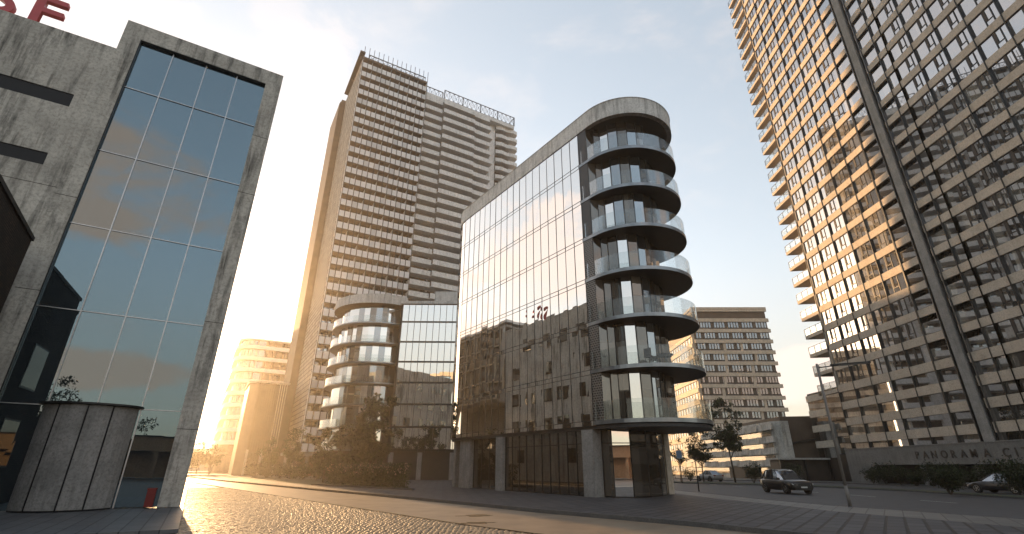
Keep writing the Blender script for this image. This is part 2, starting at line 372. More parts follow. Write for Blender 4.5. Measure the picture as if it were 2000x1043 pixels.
def cobbles():
    """every sett of the near street is a small domed block"""
    a=radians(36); ux,uy=cos(a),sin(a); vx,vy=-uy,ux
    rnd=random.Random(3); b=MB(); V=b.v; F=b.f
    n0=0
    def inside(x,y):
        # left of the seam
        if y<11 or y>46: return False
        for (x0,y0),(x1,y1) in zip(CL[:-1],CL[1:]):
            if y0<=y<=y1 or (y<=CL[0][1]):
                t=(y-y0)/(y1-y0); 
                if x>x0+t*(x1-x0)-.06: return False
                break
        az=atan2(x,y)
        if az<radians(-35) or az>radians(14): return False
        # not under the concrete building's forecourt
        sx=(x+14.02)*sin(radians(58.8))+(y-22.83)*cos(radians(58.8)); sy=(x+14.02)*-cos(radians(58.8))+(y-22.83)*sin(radians(58.8))
        if sx<.15 : return False
        return True
    du,dvv=.19,.135
    for i in range(-200,200):
        row_off=0
        for j in range(-120,420):
            cu=(i+.5*(j%2))*du+rnd.uniform(-.03,.03)+.09*noise.noise(Vector((i*.1,j*.13,1))); cv=j*dvv+rnd.uniform(-.014,.014)+.05*noise.noise(Vector((i*.12,j*.1,5)))
            x=2+cu*ux+cv*vx; y=10+cu*uy+cv*vy
            if not inside(x,y): continue
            hu=du*rnd.uniform(.40,.47); hv=dvv*rnd.uniform(.38,.46); z=ROAD+.012+rnd.uniform(-.007,.007)+.012*noise.noise(Vector((x*.5,y*.5,0)))
            tx,ty=rnd.uniform(-.022,.022),rnd.uniform(-.022,.022); k=len(V)
            for (s,zz) in ((1,-.03),(.72,0)):
                for (p_,q_) in ((-1,-1),(1,-1),(1,1),(-1,1)):
                    e=p_*hu*s; g=q_*hv*s
                    V.append((x+e*ux+g*vx,y+e*uy+g*vy,z+zz+(e*tx+g*ty if zz==0 else 0)))
            mi=rnd.randrange(3)
            for q in ((4,5,6,7),(0,1,5,4),(1,2,6,5),(2,3,7,6),(3,0,4,7)): F.append(tuple(k+c for c in q)); b.m.append(mi); b.sm.append(False)
    mats=[m_plain('cobble_a',C(.20,.152,.10),.55,.6,0,.2,4),m_plain('cobble_b',C(.15,.115,.08),.58,.6,0,.2,4),m_plain('cobble_c',C(.235,.18,.118),.52,.6,0,.2,4)]
    b.build('cobblestones',mats,None,kind='structure')
cobbles()
# seam stones and kerb, pavement island
def strip(name,L,wl,wr,z0,z1,mat,step=None):
    b=MB()
    nl=[];nr=[]
    for i,(x,y) in enumerate(L):
        a=L[max(0,i-1)];c=L[min(len(L)-1,i+1)]; dx,dy=c[0]-a[0],c[1]-a[1]; d=hypot(dx,dy); nx,ny=-dy/d,dx/d
        nl.append((x+nx*wl,y+ny*wl)); nr.append((x-nx*wr,y-ny*wr))
    for i in range(len(L)-1):
        b.prism([nl[i],nr[i],nr[i+1],nl[i+1]][::-1],z0,z1)
    return b.build(name,mat,None,kind='structure')
def resample(L,d):
    out=[L[0]]
    for (a,b_) in zip(L[:-1],L[1:]):
        n=max(1,int(hypot(b_[0]-a[0],b_[1]-a[1])/d))
        for k in range(1,n+1): out.append((a[0]+(b_[0]-a[0])*k/n,a[1]+(b_[1]-a[1])*k/n))
    return out
M['seam']=m_plain('seam_gap',C(.012,.011,.010),.95,.1)
strip('street_seam',CL,.10,.03,ROAD-.03,ROAD+.022,M['seam'])
strip('kerb',resample(KT,1.0),0,.17,ROAD-.05,.004,M['kerb'])
# pavement of the corner building: bounded by kerb on the left and the road on the right
RE=[(21.5,9.0),(18.6,18.2),(16.9,22.2),(15.3,26.0),(14.4,30.7),(13.9,36.5),(13.0,42.9),(12.5,60),(12,140)]
P=[(x+.1,y+.13) for x,y in KT]+[(-50,83),(-62,98),(-66,140)]+RE[::-1]
sheet('pavement',P,0.0,M['pave'],.16,M['kerb'])
b=MB(); 
RL=[(x-2.4-(1.2 if i<3 else 0),y) for i,(x,y) in enumerate(RE[:7])]
for i in range(6):
    b.poly([(RL[i][0],RL[i][1],.004),(RE[i][0]-.02,RE[i][1],.004),(RE[i+1][0]-.02,RE[i+1][1],.004),(RL[i+1][0],RL[i+1][1],.004)])
b.build('light_paving_strip',M['pavel'],None,kind='structure')
strip('road_kerb',resample(RE,1.2),0.0,.14,ROAD-.05,.012,M['kerb'])
sheet('forecourt',[(-14.02+sin(radians(58.8))*s+.518*q,22.83+cos(radians(58.8))*s-.855*q) for s,q in((.15,-1),(-34,-1),(-34,9),(.15,9))],ROAD+.10,M['fpave'],.1)
# the avenue on the right
AV=[(13.0,140),(13.0,60),(13.8,42),(15.2,30),(17.5,21),(22,8),(60,-40),(60,20),(45,40),(45.2,95),(38,98),(34,140)]
sheet('avenue',AV,ROAD-.01,M['asph'])
MED=[(31.2,30),(33.0,33.9),(33.9,45.7),(31.8,55),(27.5,61),(22.3,66),(19.0,72),(19.0,75),(24.5,70.5),(29.8,65.5),(33.8,58),(35.6,46),(34.6,34),(33,29)]
b=MB(); b.prism(MED[::-1],ROAD-.05,.0,0,mt=1); b.build('median_strip',[M['kerb'],M['grass']],None,kind='structure')
sheet('far_pavement',[(42.3,43),(43.2,53),(44.6,62),(44.2,70),(40,79),(31,87),(30,140),(60,140),(60,20),(43,30)],.0,M['pavel'],.17,M['kerb'])
b=MB()
for k in range(7):
    y=24+k*6.2; x=25.3-max(0,(26-y))*-.30 if y<26 else 25.3-.04*(y-26)
    b.poly([(x-.06,y,ROAD),(x+.06,y,ROAD),(x+.02,y+2.6,ROAD),(x-.10,y+2.6,ROAD)])
b.build('lane_marking',M['marking'],None,kind='structure')
# tar patches on the worn lane
for (cx,cy,rx,ry,sd) in ((-1.15,18.5,.75,.36,1),(-1.35,21.2,.8,.45,2)):
    b=MB(); rr=random.Random(sd); a=radians(125); pts=[]
    for k in range(22):
        tt=2*pi*k/22; q=rr.uniform(.55,1.1); e,f=rx*cos(tt)*q,ry*sin(tt)*q
        pts.append((cx+e*cos(a+1.2)-f*sin(a+1.2),cy+e*sin(a+1.2)+f*cos(a+1.2),ROAD-.016))
    b.poly(pts); b.build('tar_patch',M['patch'],None,kind='structure')

# ================================================================ concrete building on the left (with the entrance drum)
L=frame('concrete_building',(-14.02,22.83),58.8,'weathered raw concrete building at the left edge with tall sky-reflecting glazing and roof letters','building')
b=MB()
for z0,z1 in((0,14.16),(14.8,17.45),(18.18,21.6)): b.box(-31,-8.44,0,.6,z0,z1)
b.box(-8.44,-7.672,0,.6,0,21.6)
b.build('front_wall',M['conc'],L)
b=MB(); b.box(-30.9,-8.442,.05,.55,14.1,14.9); b.box(-30.9,-8.442,.05,.55,17.4,18.2); b.build('window_slot',M['slot'],L)
for n_,bx in (('left_pier',(-7.67,-6.9,0,23.62)),('right_pier',(-.81,0,0,23.62))):
    b=MB(); b.box(bx[0],bx[1],-.02,.7,bx[2],bx[3]); b.build('pier',M['conc'],L)
b=MB(); b.box(-6.9,-.81,-.02,.7,22.64,23.62); b.build('lintel',M['conc'],L)
for x0,x1,zz in((-.815,.004,3.1),(-.815,.004,8.0),(-.815,.004,15.2),(-.815,.004,18.9),(-7.675,-6.89,8.4),(-7.675,-6.89,12.9),(-12,-7.69,13.2)):
    b=MB(); b.box(x0,x1,-.026 if x1>-7.6 else -.005,.3,zz,zz+.022); b.build('joint',M['slot'],L)
xs=[-6.9,-5.40,-3.83,-2.29,-.81]; zs=[.02,3.86,7.82,11.75,15.7,19.62,22.64]
for i in range(4):
    for j in range(6):
        b=MB(); e=[random.uniform(-.008,.008) for _ in range(4)]
        b.poly([(xs[i],.22+e[0],zs[j]),(xs[i+1],.22+e[1],zs[j]),(xs[i+1],.22+e[2],zs[j+1]),(xs[i],.22+e[3],zs[j+1])])
        b.build('window_pane',M['glassL'],L)
for x in xs[1:-1]:
    b=MB(); b.box(x-.022,x+.022,.165,.215,0,22.64); b.build('mullion',M['alu'],L)
for z in zs[1:-1]:
    b=MB(); b.box(-6.9,-.81,.172,.212,z-.018,z+.018); b.build('transom',M['alu'],L)
b=MB(); b.box(-6.9,-6.86,.02,.2,0,22.64); b.box(-6.86,-.81,.02,.2,22.60,22.64); b.build('window_frame',M['dark'],L)
# entrance drum
dr=MB(); cap=MB(); ox,sag=( -5.5+-2.34)/2,1.0; hw=1.58; Rr=(hw*hw+sag*sag)/(2*sag)
def drum_pt(x,off=0):
    return (x, .15-(math.sqrt(max(0,(Rr+off)**2-(x-ox)**2))-(Rr-sag)))
seams=[-5.5,-4.88,-3.93,-3.14,-2.34]
for a,c in zip(seams[:-1],seams[1:]):
    n=4; O=[drum_pt(a+.03+(c-a-.06)*k/n) for k in range(n+1)]
    P=O+[(O[-1][0],.16),(O[0][0],.16)]
    dr.prism(P,.04,3.86,0)
dr.build('entrance_drum',M['conc_d'],L)
b=MB(); n=14; O=[drum_pt(-5.46+(3.08)*k/n) for k in range(n+1)]; b.prism([(x,y+.05) for x,y in O]+[(-2.38,.15),(-5.46,.15)],.0,3.84,0); b.build('drum_core',M['slot'],L)
O=[(ox+(hw+.14)*cos(tt),.15-(sag+.14)*sin(tt)) for tt in [pi*(1-k/18) for k in range(19)]]
b=MB(); b.prism(O,3.88,3.95,0); b.build('drum_roof',M['dark'],L)
# body, roof and street side wall (hardly open to the camera, seen in the corner building's glass)
sh=lambda y:-.056*y
b=MB()
def sidewall(y0,y1,z0,z1,x=-.02,m=0): b.prism([(x+sh(y0)-.5,y0),(x+sh(y0),y0),(x+sh(y1),y1),(x+sh(y1)-.5,y1)],z0,z1,m)
rw=[]; yy=3.0
wins=[]
for k in range(9):
    for zf in (2.2,6.0,9.8,13.6,17.4):
        if random.Random(k*31+int(zf)).random()<.62: wins.append((3.2+k*3.6,zf))
sidewall(.7,36,0,21.6); b.build('side_wall',M['conc2'],L)
for (y,z) in wins:
    b=MB(); sidewall(y,y+1.5,z,z+1.7,x=.05); b.build('side_window',M['glassD'],L)
b=MB(); b.prism([(-31,.7),(-.6,.7),(-2.6,36),(-31,36)],21.0,21.4); b.build('roof',M['conc_d'],L)
b=MB(); b.box(-31,-30.5,.7,52,0,21.6); b.box(-31,-3.6,51.5,52,0,23); b.build('rear_wall',M['conc2'],L)
b=MB(); sidewall(36,52,11,23.0,x=-.1); b.prism([(-12,36),(-2.3,36),(-3.2,52),(-12,52)],22.6,23.0); sidewall(36,52,0,11,x=-4.2); b.prism([(-7,36),(-2.3,36),(-3.2,52),(-7,52)],10.8,11.0)
b.build('rear_wing',M['conc_l'],L)
b=MB(); b.prism([(-12,35.5),(-1.95,35.5),(-2.9,52.5),(-12,52.5)],23.3,23.7); b.build('wing_roof',M['white'],L)
# steel window bay of the rear wing
b=MB(); x0=.12
for k in range(6):
    y=37+13.2*k/5; b.box(x0+sh(y),x0+sh(y)+.28,y-.1,y+.1,11.3,22.6)
for z in (11.3,14.1,16.9,19.7,22.45): b.prism([(x0+sh(37),36.9),(x0+sh(37)+.3,36.9),(x0+sh(50)+.3,50.3),(x0+sh(50),50.3)],z,z+.2)
bay=b.build('window_bay',M['cream'],L)
b=MB(); b.prism([(-3,37),(x0+.06+sh(37),37),(x0+.06+sh(50.2),50.2),(-4,50.2)],11.4,22.5); b.build('bay_glass',M['glassD'],bay)
# roof letters
def letter(ch,loc,rotz,h,label,group,az,mat,wscale=1.0,parent=None,ext=.14):
    cu=bpy.data.curves.new('letter','FONT'); cu.body=ch; cu.size=h/.73; cu.extrude=ext; cu.offset=.012*h
    tmp=bpy.data.objects.new('tmp_letter',cu); COL.objects.link(tmp)
    dg=bpy.context.evaluated_depsgraph_get(); me=bpy.data.meshes.new_from_object(tmp.evaluated_get(dg)); COL.objects.unlink(tmp); bpy.data.objects.remove(tmp)
    xs_=[v.co.x for v in me.vertices]; mn=min(xs_)
    me.transform(Matrix.Translation((-mn,0,0))); me.transform(Matrix.Diagonal((wscale,1,1,1))); me.transform(Matrix.Rotation(pi/2,4,'X'))
    me.materials.clear(); me.materials.append(mat)
    o=bpy.data.objects.new('sign_letter',me); COL.objects.link(o)
    o.location=loc; o.rotation_euler=(0,0,rotz)
    if parent: o.parent=parent
    if label: o['label']=label; o['category']='letter'
    if group: o['group']=group
    return o
def Lw(x,y,z):
    a=pi/2-radians(58.8); return (-14.02+x*cos(a)-y*sin(a),22.83+x*sin(a)+y*cos(a),z)
ra=pi/2-radians(58.8)
letter('F',Lw(-11.2,.25,21.58),ra,1.92,'big red letter F standing on the concrete roof edge, right of the rounded letter','red roof letters',0,M['red'],1.12)
letter('S',Lw(-12.95,.25,21.58),ra,1.92,'big red rounded letter S cut by the left picture edge on the concrete roof','red roof letters',0,M['red'],1.12)
rs=ra+pi/2+.056
letter('S',Lw(-1.75,26.0,21.62),rs,2.1,'red letter S on the street side roof edge, seen only mirrored in the corner building','red roof letters',0,M['red'],1.1)
letter('F',Lw(-1.88,28.3,21.62),rs,2.1,'red letter F on the street side roof edge, seen only mirrored in the corner building','red roof letters',0,M['red'],1.1)
# red bin by the pier
B=frame('litter_bin',Lw(-1.12,-.02,.0)[:2],58.8,'small red box standing on the paving against the glass beside the right concrete pier','bin')
b=MB(); b.box(-.15,.15,-.15,.15,.04,.68); b.build('bin_body',M['redbox'],B)
b=MB(); b.prism([(-.17,-.16),(.17,-.16),(.17,.16),(-.17,.16)],.68,.74); b.box(-.1,.1,-.16,-.152,.5,.58); b.build('bin_lid',M['redbox'],B)

# brick building at the far left edge
K=frame('brick_building',(-19.46,17.7),146.0-180,'dark brown brick building cut by the left picture edge in front of the concrete wall','building')
# local x to the right along az -34 (towards the concrete building), wall faces right => local -y side is right-hand side
b=MB(); 
def kw(x0,x1,z0,z1,y0=0,y1=.4): b.box(x0,x1,y0,y1,z0,z1)
b=MB(); b.prism([(0,0),(0,14),(-5.5,14),(-5.5,0)],0,10.0,0); kb=b.build('wall',M['brick'],K)
b=MB(); b.prism([(.06,-.06),(.06,14),(-5.56,14),(-5.56,-.06)],10.0,10.16,0); b.build('coping',M['dbrown'],K)
for k in range(1):
    for zf in (1.6,4.9):
        f=MB(); f.box(-3.3-k*4.4-.08,-3.3-k*4.4+2.0,-.03,.05,zf-.08,zf+1.9); fo=f.build('window',M['dark'],K)
        f=MB(); f.box(-3.3-k*4.4,-3.3-k*4.4+1.92,-.036,-.03,zf,zf+1.82); f.build('pane',M['glassD'],fo)
# low building behind the camera, mirrored in the tall glazing
T2=frame('terrace_building',(16,-26.5),238.8,'long low sunlit rendered building across the forecourt, mirrored in the tall glazing','building')
# local x along az 238.8, faces back to the concrete building
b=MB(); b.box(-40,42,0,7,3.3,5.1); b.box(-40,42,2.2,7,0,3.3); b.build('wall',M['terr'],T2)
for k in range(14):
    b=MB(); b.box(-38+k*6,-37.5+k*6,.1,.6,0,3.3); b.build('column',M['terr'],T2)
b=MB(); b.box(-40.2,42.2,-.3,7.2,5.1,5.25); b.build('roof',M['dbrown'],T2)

# windows of one building: the 100 that show largest stay parts, the rest become one part
def emit_windows(W,parent,name='window',limit=100,cpos=(0,0,1.6)):
    """W: list of (face list, mats, importance)"""
    W.sort(key=lambda q:-q[2])
    for mb,mats,_ in W[:limit]: mb.build(name,mats,parent)
    if len(W)>limit:
        g={}
        al=MB(); mats=W[limit][1]
        for mb,_,_ in W[limit:]:
            k=len(al.v); al.v+=mb.v
            for f,m_,s_ in zip(mb.f,mb.m,mb.sm): al.face([k+i for i in f],m_,s_)
        al.build('window_field',mats,parent,kind='stuff')
def imp(parent,x,y,z,area):
    a=parent.rotation_euler[2]; X=parent.location.x+x*cos(a)-y*sin(a); Y=parent.location.y+x*sin(a)+y*cos(a)
    return area/max(1,X*X+Y*Y+z*z)

# ================================================================ corner building with the rounded balcony end
A=frame('corner_building',(4.7,31.9),145.2,'mirror glazed corner building with stacked round dark balconies under a curved concrete roof','building')
FL=[4.03+3.13*k for k in range(8)]           # floor lines, the last is the roof soffit
FX0,FX1=-16.9,.72; CXr,CY_=1.9,3.8; Rs=3.82
def stadium(r,x0=FX0,x1=CXr,n=24,off=3.8):
    return arc(x1,off,r,-90,90,n)+arc(x0,off,r,90,270,n)
W=[]
rnd=random.Random(11)
for k in range(7):
    z0,z1=FL[k]+.30,FL[k+1]-.02
    nx=18
    for i in range(nx):
        xa,xb=FX1-(i+1)*.979,FX1-i*.979
        m=MB(); e=[rnd.uniform(-.007,.007) for _ in range(4)]
        m.poly([(xa+.02,e[0],z0),(xb-.02,e[1],z0),(xb-.02,e[2],z1),(xa+.02,e[3],z1)])
        W.append((m,[M['glassB']],imp(A,xa,0,z0,3)))
    # glass wrapping round the far end
    Q=arc(FX0,3.8,3.8,270,90,14)
    for i in range(14):
        a_,c_=Q[i],Q[i+1]; m=MB(); m.poly([(c_[0],c_[1],z0),(a_[0],a_[1],z0),(a_[0],a_[1],z1),(c_[0],c_[1],z1)])
        W.append((m,[M['glassB']],imp(A,-30,0,z0,.8 if i<4 else .01)))
    # faceted glass of the round end, set back behind the balcony
    def rad(t_):
        if k>3: kn=((-90,2.95),(-60,2.9),(-30,2.75),(-10,2.5),(10,2.25),(40,2.2),(90,2.6))
        else: kn=((-90,2.95),(-60,2.85),(-40,2.5),(-20,2.0),(5,1.55),(40,1.6),(90,2.6))
        for (a0,r0),(a1,r1) in zip(kn[:-1],kn[1:]):
            if a0<=t_<=a1: return r0+(r1-r0)*(t_-a0)/(a1-a0)
    pts=[(1.62,.03),(1.85,.55)]+[(CXr+rad(t_)*cos(radians(t_)),3.8+rad(t_)*sin(radians(t_))) for t_ in (-84,-70,-56,-42,-27,-12,5,25,50,90)]
    for i in range(len(pts)-1):
        a_,c_=pts[i],pts[i+1]; m=MB(); sk=rnd.uniform(-.02,.02)
        dx,dy=c_[0]-a_[0],c_[1]-a_[1]; d=hypot(dx,dy); nx_,ny_=-dy/d*sk,dx/d*sk
        m.poly([(a_[0]+nx_,a_[1]+ny_,z0-.05),(c_[0]-nx_,c_[1]-ny_,z0-.05),(c_[0]-nx_,c_[1]-ny_,z1),(a_[0]+nx_,a_[1]+ny_,z1)])
        mt_=({2:M['glassB'],3:M['glassC'],5:M['glassC']} if k>3 else {3:M['glassB'],5:M['glassC']}).get(i,M['glassD'])
        W.append((m,[mt_],imp(A,3,0,z0,6)))
    b=MB()
    for (x,y) in pts[1:8]: b.box(x-.03,x+.03,y-.03,y+.03,z0-.05,z1)
    b.build('corner_mullions',M['dark'],A)
    # back side
    for i in range(6):
        m=MB(); m.poly([(-13.9+i*3,7.6,z0),(-16.9+i*3,7.6,z0),(-16.9+i*3,7.6,z1),(-13.9+i*3,7.6,z1)]); W.append((m,[M['glassB']],.0001))
gm=[M['glassB'],M['glassC'],M['glassD']]
for q in W:   # shared slot layout so the leftovers can be joined
    mi=gm.index(q[1][0]); q[0].m=[mi]*len(q[0].m)
W=[(a,gm,c) for a,b_,c in W]
emit_windows(W,A,'window_pane',100)
for i in range(19):
    x=FX1-i*.979
    b=MB(); b.box(x-.018,x+.018,-.02,.05,FL[0],FL[7]-.02); b.build('mullion',M['dark'],A)
Q=arc(FX0,3.8,3.82,270,150,9)
b=MB()
for x,y in Q[1:]: b.box(x-.02,x+.02,y-.02,y+.02,FL[0],FL[7]-.02)
b.build('mullion',M['dark'],A)
for k in range(7):
    b=MB(); z=FL[k]
    O=[(FX1+.1,-.012)]+[(FX0,-.012)]+arc(FX0,3.8,3.812,268,100,14)
    I=[(x,y+.05) if j<2 else (FX0+(x-FX0)*.96,3.8+(y-3.8)*.96) for j,(x,y) in enumerate(O)]
    b.band(O,I,z+.27,z+.305,1,False); b.band(O,I,z-.03,z+.005,1,False)
    I2=[(x,y+.0) if j<2 else (x,y) for j,(x,y) in enumerate(O)]
    b.poly([(FX0,.004,z),(FX1+.1,.004,z),(FX1+.1,.004,z+.28),(FX0,.004,z+.28)],0)
    for j in range(14):
        q0_,q1_=arc(FX0,3.8,3.8,270,90,14)[j:j+2]; b.poly([(q1_[0],q1_[1],z),(q0_[0],q0_[1],z),(q0_[0],q0_[1],z+.28),(q1_[0],q1_[1],z+.28)],0)
    b.build('spandrel',[M['glassB'],M['dark']],A)
    # dark strip between glazing and round end, perforated on the lower floors
    b=MB(); b.box(FX1+.02,1.62,.0,.3,z+.3,FL[k+1]-.02); b.build('screen_panel',M['perf'] if k<4 else M['soffit'],A)
    # balcony slab
    P=[(.62,.0)]+[(.75,-.02)]+arc(CXr,3.8,Rs,-90,90,30)+[(.62,7.6)]
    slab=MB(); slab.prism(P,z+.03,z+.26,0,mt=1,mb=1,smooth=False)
    so_=slab.build('balcony_slab',[M['steel'],M['soffit']],A)
    # railing glass
    O=[(.95,-.02)]+arc(CXr,3.8,Rs-.05,-92,80,34); I=[(.95,-.005)]+arc(CXr,3.8,Rs-.065,-92,80,34)
    b=MB(); b.band(O,I,z+.262,z+1.38,0,True); b.build('balcony_railing',M['clear'],so_)
# inner core so the building reads as solid
b=MB(); b.prism([(x,y) for x,y in stadium(3.6)],FL[0]-.02,FL[0]+.2,0)
for k in range(1,7): b.prism(stadium(2.75,FX0+.3,CXr-1.4,16,3.8),FL[k],FL[k]+.2,0)
b.prism([(-16,1.6),(1,1.6),(1,6),(-16,6)],FL[0]+.2,FL[7],0); b.build('floor_plates',M['soffit'],A)
# roof band
b=MB(); b.band(stadium(3.86,n=30),stadium(3.5,n=30),25.94,27.35,0,True,True)
ro=b.build('roof_band',M['fascia'],A)
b=MB(); b.prism(stadium(3.52,n=24),25.96,26.15,0); b.build('roof_soffit',M['soffit'],ro)
b=MB(); b.band(stadium(3.9,n=30),stadium(3.45,n=30),27.352,27.40,0,True,True); b.build('roof_coping',M['fascia'],ro)
# ground floor: columns, shop glass, dark ceiling
b=MB(); b.prism(stadium(3.7),3.82,4.0,0); b.build('ceiling',M['soffit'],A)
cols=[(0.35,.55,1.05,.9),(-4.6,-.0,1.0,1.0),(-10.0,.0,.85,1.0),(-15.4,.1,1.6,1.2),(-18.4,1.0,.5,.6)]
for (x,y,wd,dp) in [(-.02,.06,1.0,1.0),(-9.95,.06,.95,1.0),(-15.7,.3,1.8,1.2),(-18.6,.9,.45,.6)]:
    b=MB(); b.box(x-wd/2,x+wd/2,y,y+dp,0,3.82); b.build('column',M['conc_d'],A)
b=MB(); b.box(-.25,.3,7.0,7.55,0,3.83); b.build('column',M['cream'],A)
GB=[(-9.45+i*.9,.35) for i in range(10)]+[(-.55,.35)]
def shop(pts,nm='shop_window',zt=3.8,gl='shopglass'):
    for a_,c_ in zip(pts[:-1],pts[1:]):
        g=MB(); g.poly([(a_[0],a_[1],.06),(c_[0],c_[1],.06),(c_[0],c_[1],zt),(a_[0],a_[1],zt)])
        go=g.build(nm,M[gl],A)
        f=MB(); d=hypot(c_[0]-a_[0],c_[1]-a_[1]); ux,uy=(c_[0]-a_[0])/d*.025,(c_[1]-a_[1])/d*.025
        f.prism([(a_[0]-ux,a_[1]-.04),(a_[0]+ux,a_[1]-.04+uy),(a_[0]+ux,a_[1]+.04),(a_[0]-ux,a_[1]+.04)],0,zt)
        f.band([a_,c_],[(a_[0]+uy*2,a_[1]+.05),(c_[0]+uy*2,c_[1]+.05)],3.0,3.05,0,False); f.band([a_,c_],[(a_[0],a_[1]+.06),(c_[0],c_[1]+.06)],0,.07,0,False)
        f.build('window_frame',M['dark'],go)
shop(GB); shop([(-14.8,.7),(-13.5,.7),(-12.3,.7),(-11.2,.7),(-10.4,.7)]); shop([(-18.3,1.4),(-16.6,.8)])
shop([(.52,.8),(1.3,.85)],'shop_window',3.8,'glassD'); shop([(1.3,.85),(1.95,1.75)],'glass_door',3.8,'glassB'); shop([(1.95,1.75),(1.95,3.2),(1.5,4.8),(.9,6.0),(.25,7.0)],'shop_window',3.8,'glassD')
b=MB(); b.box(-17,-1,4.2,4.4,0,3.82); b.box(-.6,1.2,3.2,3.4,0,3.82); b.build('inner_wall',M['curtain'],A)
for k in range(7):
    b=MB(); b.box(-13+k*2.0,-12.6+k*2.0,2.6,3.0,0,3.8); b.build('inner_column',M['conc_d'],A)
b=MB(); b.box(-16.5,.3,.4,7,-.02,.03); b.build('floor',M['soffit'],A)
# barbecue / table on the second balcony
def Aw(x,y,z): 
    a=A.rotation_euler[2]; return (4.7+x*cos(a)-y*sin(a),31.9+x*sin(a)+y*cos(a),z)
tb=empty('patio_table',Aw(4.35,2.9,7.42),.6,label='small dark patio table with a flat tray top on the second round balcony from below',category='table')
b=MB(); b.prism(arc(0,0,.52,0,360,14)[:-1],.70,.75,0); b.prism(arc(0,0,.42,0,360,14)[:-1],.60,.70,0); b.build('table_top',M['dark'],tb)
for x,y in((.25,.25),(-.25,.25),(-.25,-.25),(.25,-.25)):
    b=MB(); b.tube((x,y,0),(x*.9,y*.9,.62),.03); b.build('leg',M['dark'],tb)
ch=empty('patio_chair',Aw(4.3,1.6,7.42),2.2,label='dark patio chair left of the table on the second round balcony',category='chair')
b=MB(); b.box(-.26,.26,-.25,.25,.42,.48); b.build('seat',M['dark'],ch)
b=MB(); b.box(-.26,.26,.22,.27,.48,.95); b.build('backrest',M['dark'],ch)
for x,y in((.22,.22),(-.22,.22),(-.22,-.22),(.22,-.22)):
    b=MB(); b.tube((x,y,0),(x,y,.42),.02); b.build('leg',M['dark'],ch)

# ================================================================ its twin further down the street
D=frame('round_glass_building',(-9.7,72),90,'rounded glass office building with ringed balconies standing behind the hedge and trees','building')
ZF=[3.69,6.74,9.86,12.95,16.0,19.02,22.15,25.1]
W=[]; rc=(-12.3,8)
for k in range(7):
    z0,z1=ZF[k]+.25,ZF[k+1]-.02
    for i in range(18):
        xa=-7.2+i*.97; m=MB(); e=[rnd.uniform(-.004,.004) for _ in range(4)]
        m.poly([(xa+.02,e[0],z0),(xa+.95,e[1],z0),(xa+.95,e[2],z1),(xa+.02,e[3],z1)]); m.m=[0]; W.append((m,0,imp(D,xa,0,z0,3 if i<8 else .5)))
    Q=arc(rc[0],rc[1],6.7,-52,-215,20)
    for i in range(20):
        a_,c_=Q[i],Q[i+1]; m=MB(); sk=rnd.uniform(-.07,.07); tn=(c_[1]-a_[1],-(c_[0]-a_[0])); 
        m.poly([(c_[0]+tn[0]*sk,c_[1]+tn[1]*sk,z0),(a_[0]-tn[0]*sk,a_[1]-tn[1]*sk,z0),(a_[0]-tn[0]*sk,a_[1]-tn[1]*sk,z1),(c_[0]+tn[0]*sk,c_[1]+tn[1]*sk,z1)])
        m.m=[rnd.choice([0,0,1,1,2])]; W.append((m,0,imp(D,-12,0,z0,4 if i<14 else .2)))
    z=ZF[k]
    P=arc(rc[0],rc[1],7.9,-48,-225,30); I=arc(rc[0],rc[1],6.5,-48,-225,30)
    b=MB(); b.band(P,I,z,z+.2,0,False); sb=b.build('balcony_slab',M['steel'],D)
    b=MB(); b.band(arc(rc[0],rc[1],7.85,-52,-215,30),arc(rc[0],rc[1],7.83,-52,-215,30),z+.202,z+1.25,0,True); b.build('balcony_railing',M['clear'],sb)
    b=MB(); b.box(-7.3,10,-.03,.06,z-.02,z+.03); b.box(-7.3,10,-.03,.06,z+.2,z+.24); b.poly([(-7.3,.01,z+.03),(10,.01,z+.03),(10,.01,z+.2),(-7.3,.01,z+.2)]); b.build('transom',M['dark'],D)
W=[(a,gm,c) for a,_,c in W]; emit_windows(W,D,'window_pane',100)
b=MB()
for i in range(19): x=-7.2+i*.97; b.box(x-.03,x+.03,-.05,.05,3.5,25.1)
b.build('mullions',M['dark'],D)
b=MB(); b.prism(arc(rc[0],rc[1],6.3,-50,-220,24)+[(-16,20),(10,20),(10,.4),(-7.6,.4)],0,25.1,0); b.build('core',M['dbrown'],D)
b=MB(); b.prism(arc(rc[0],rc[1],8.0,-50,-225,36)+[(-12,20),(-8,20)],25.35,26.85,0,mb=1); b.build('roof_band',[M['fascia'],M['tbrown']],D)
b=MB(); b.box(-7.6,10.4,-.35,20,25.1,25.55,0); b.box(-2.4,10,-.1,20,25.55,27.2,0); b.build('roof_deck',M['fascia'],D)
for x in (-14.5,-10.5,-7.0,-3,1.5):
    b=MB(); b.box(x-.3,x+.3,-.0 if x>-8 else .9,.6 if x>-8 else 1.5,0,3.5); b.build('column',M['conc_d'],D)

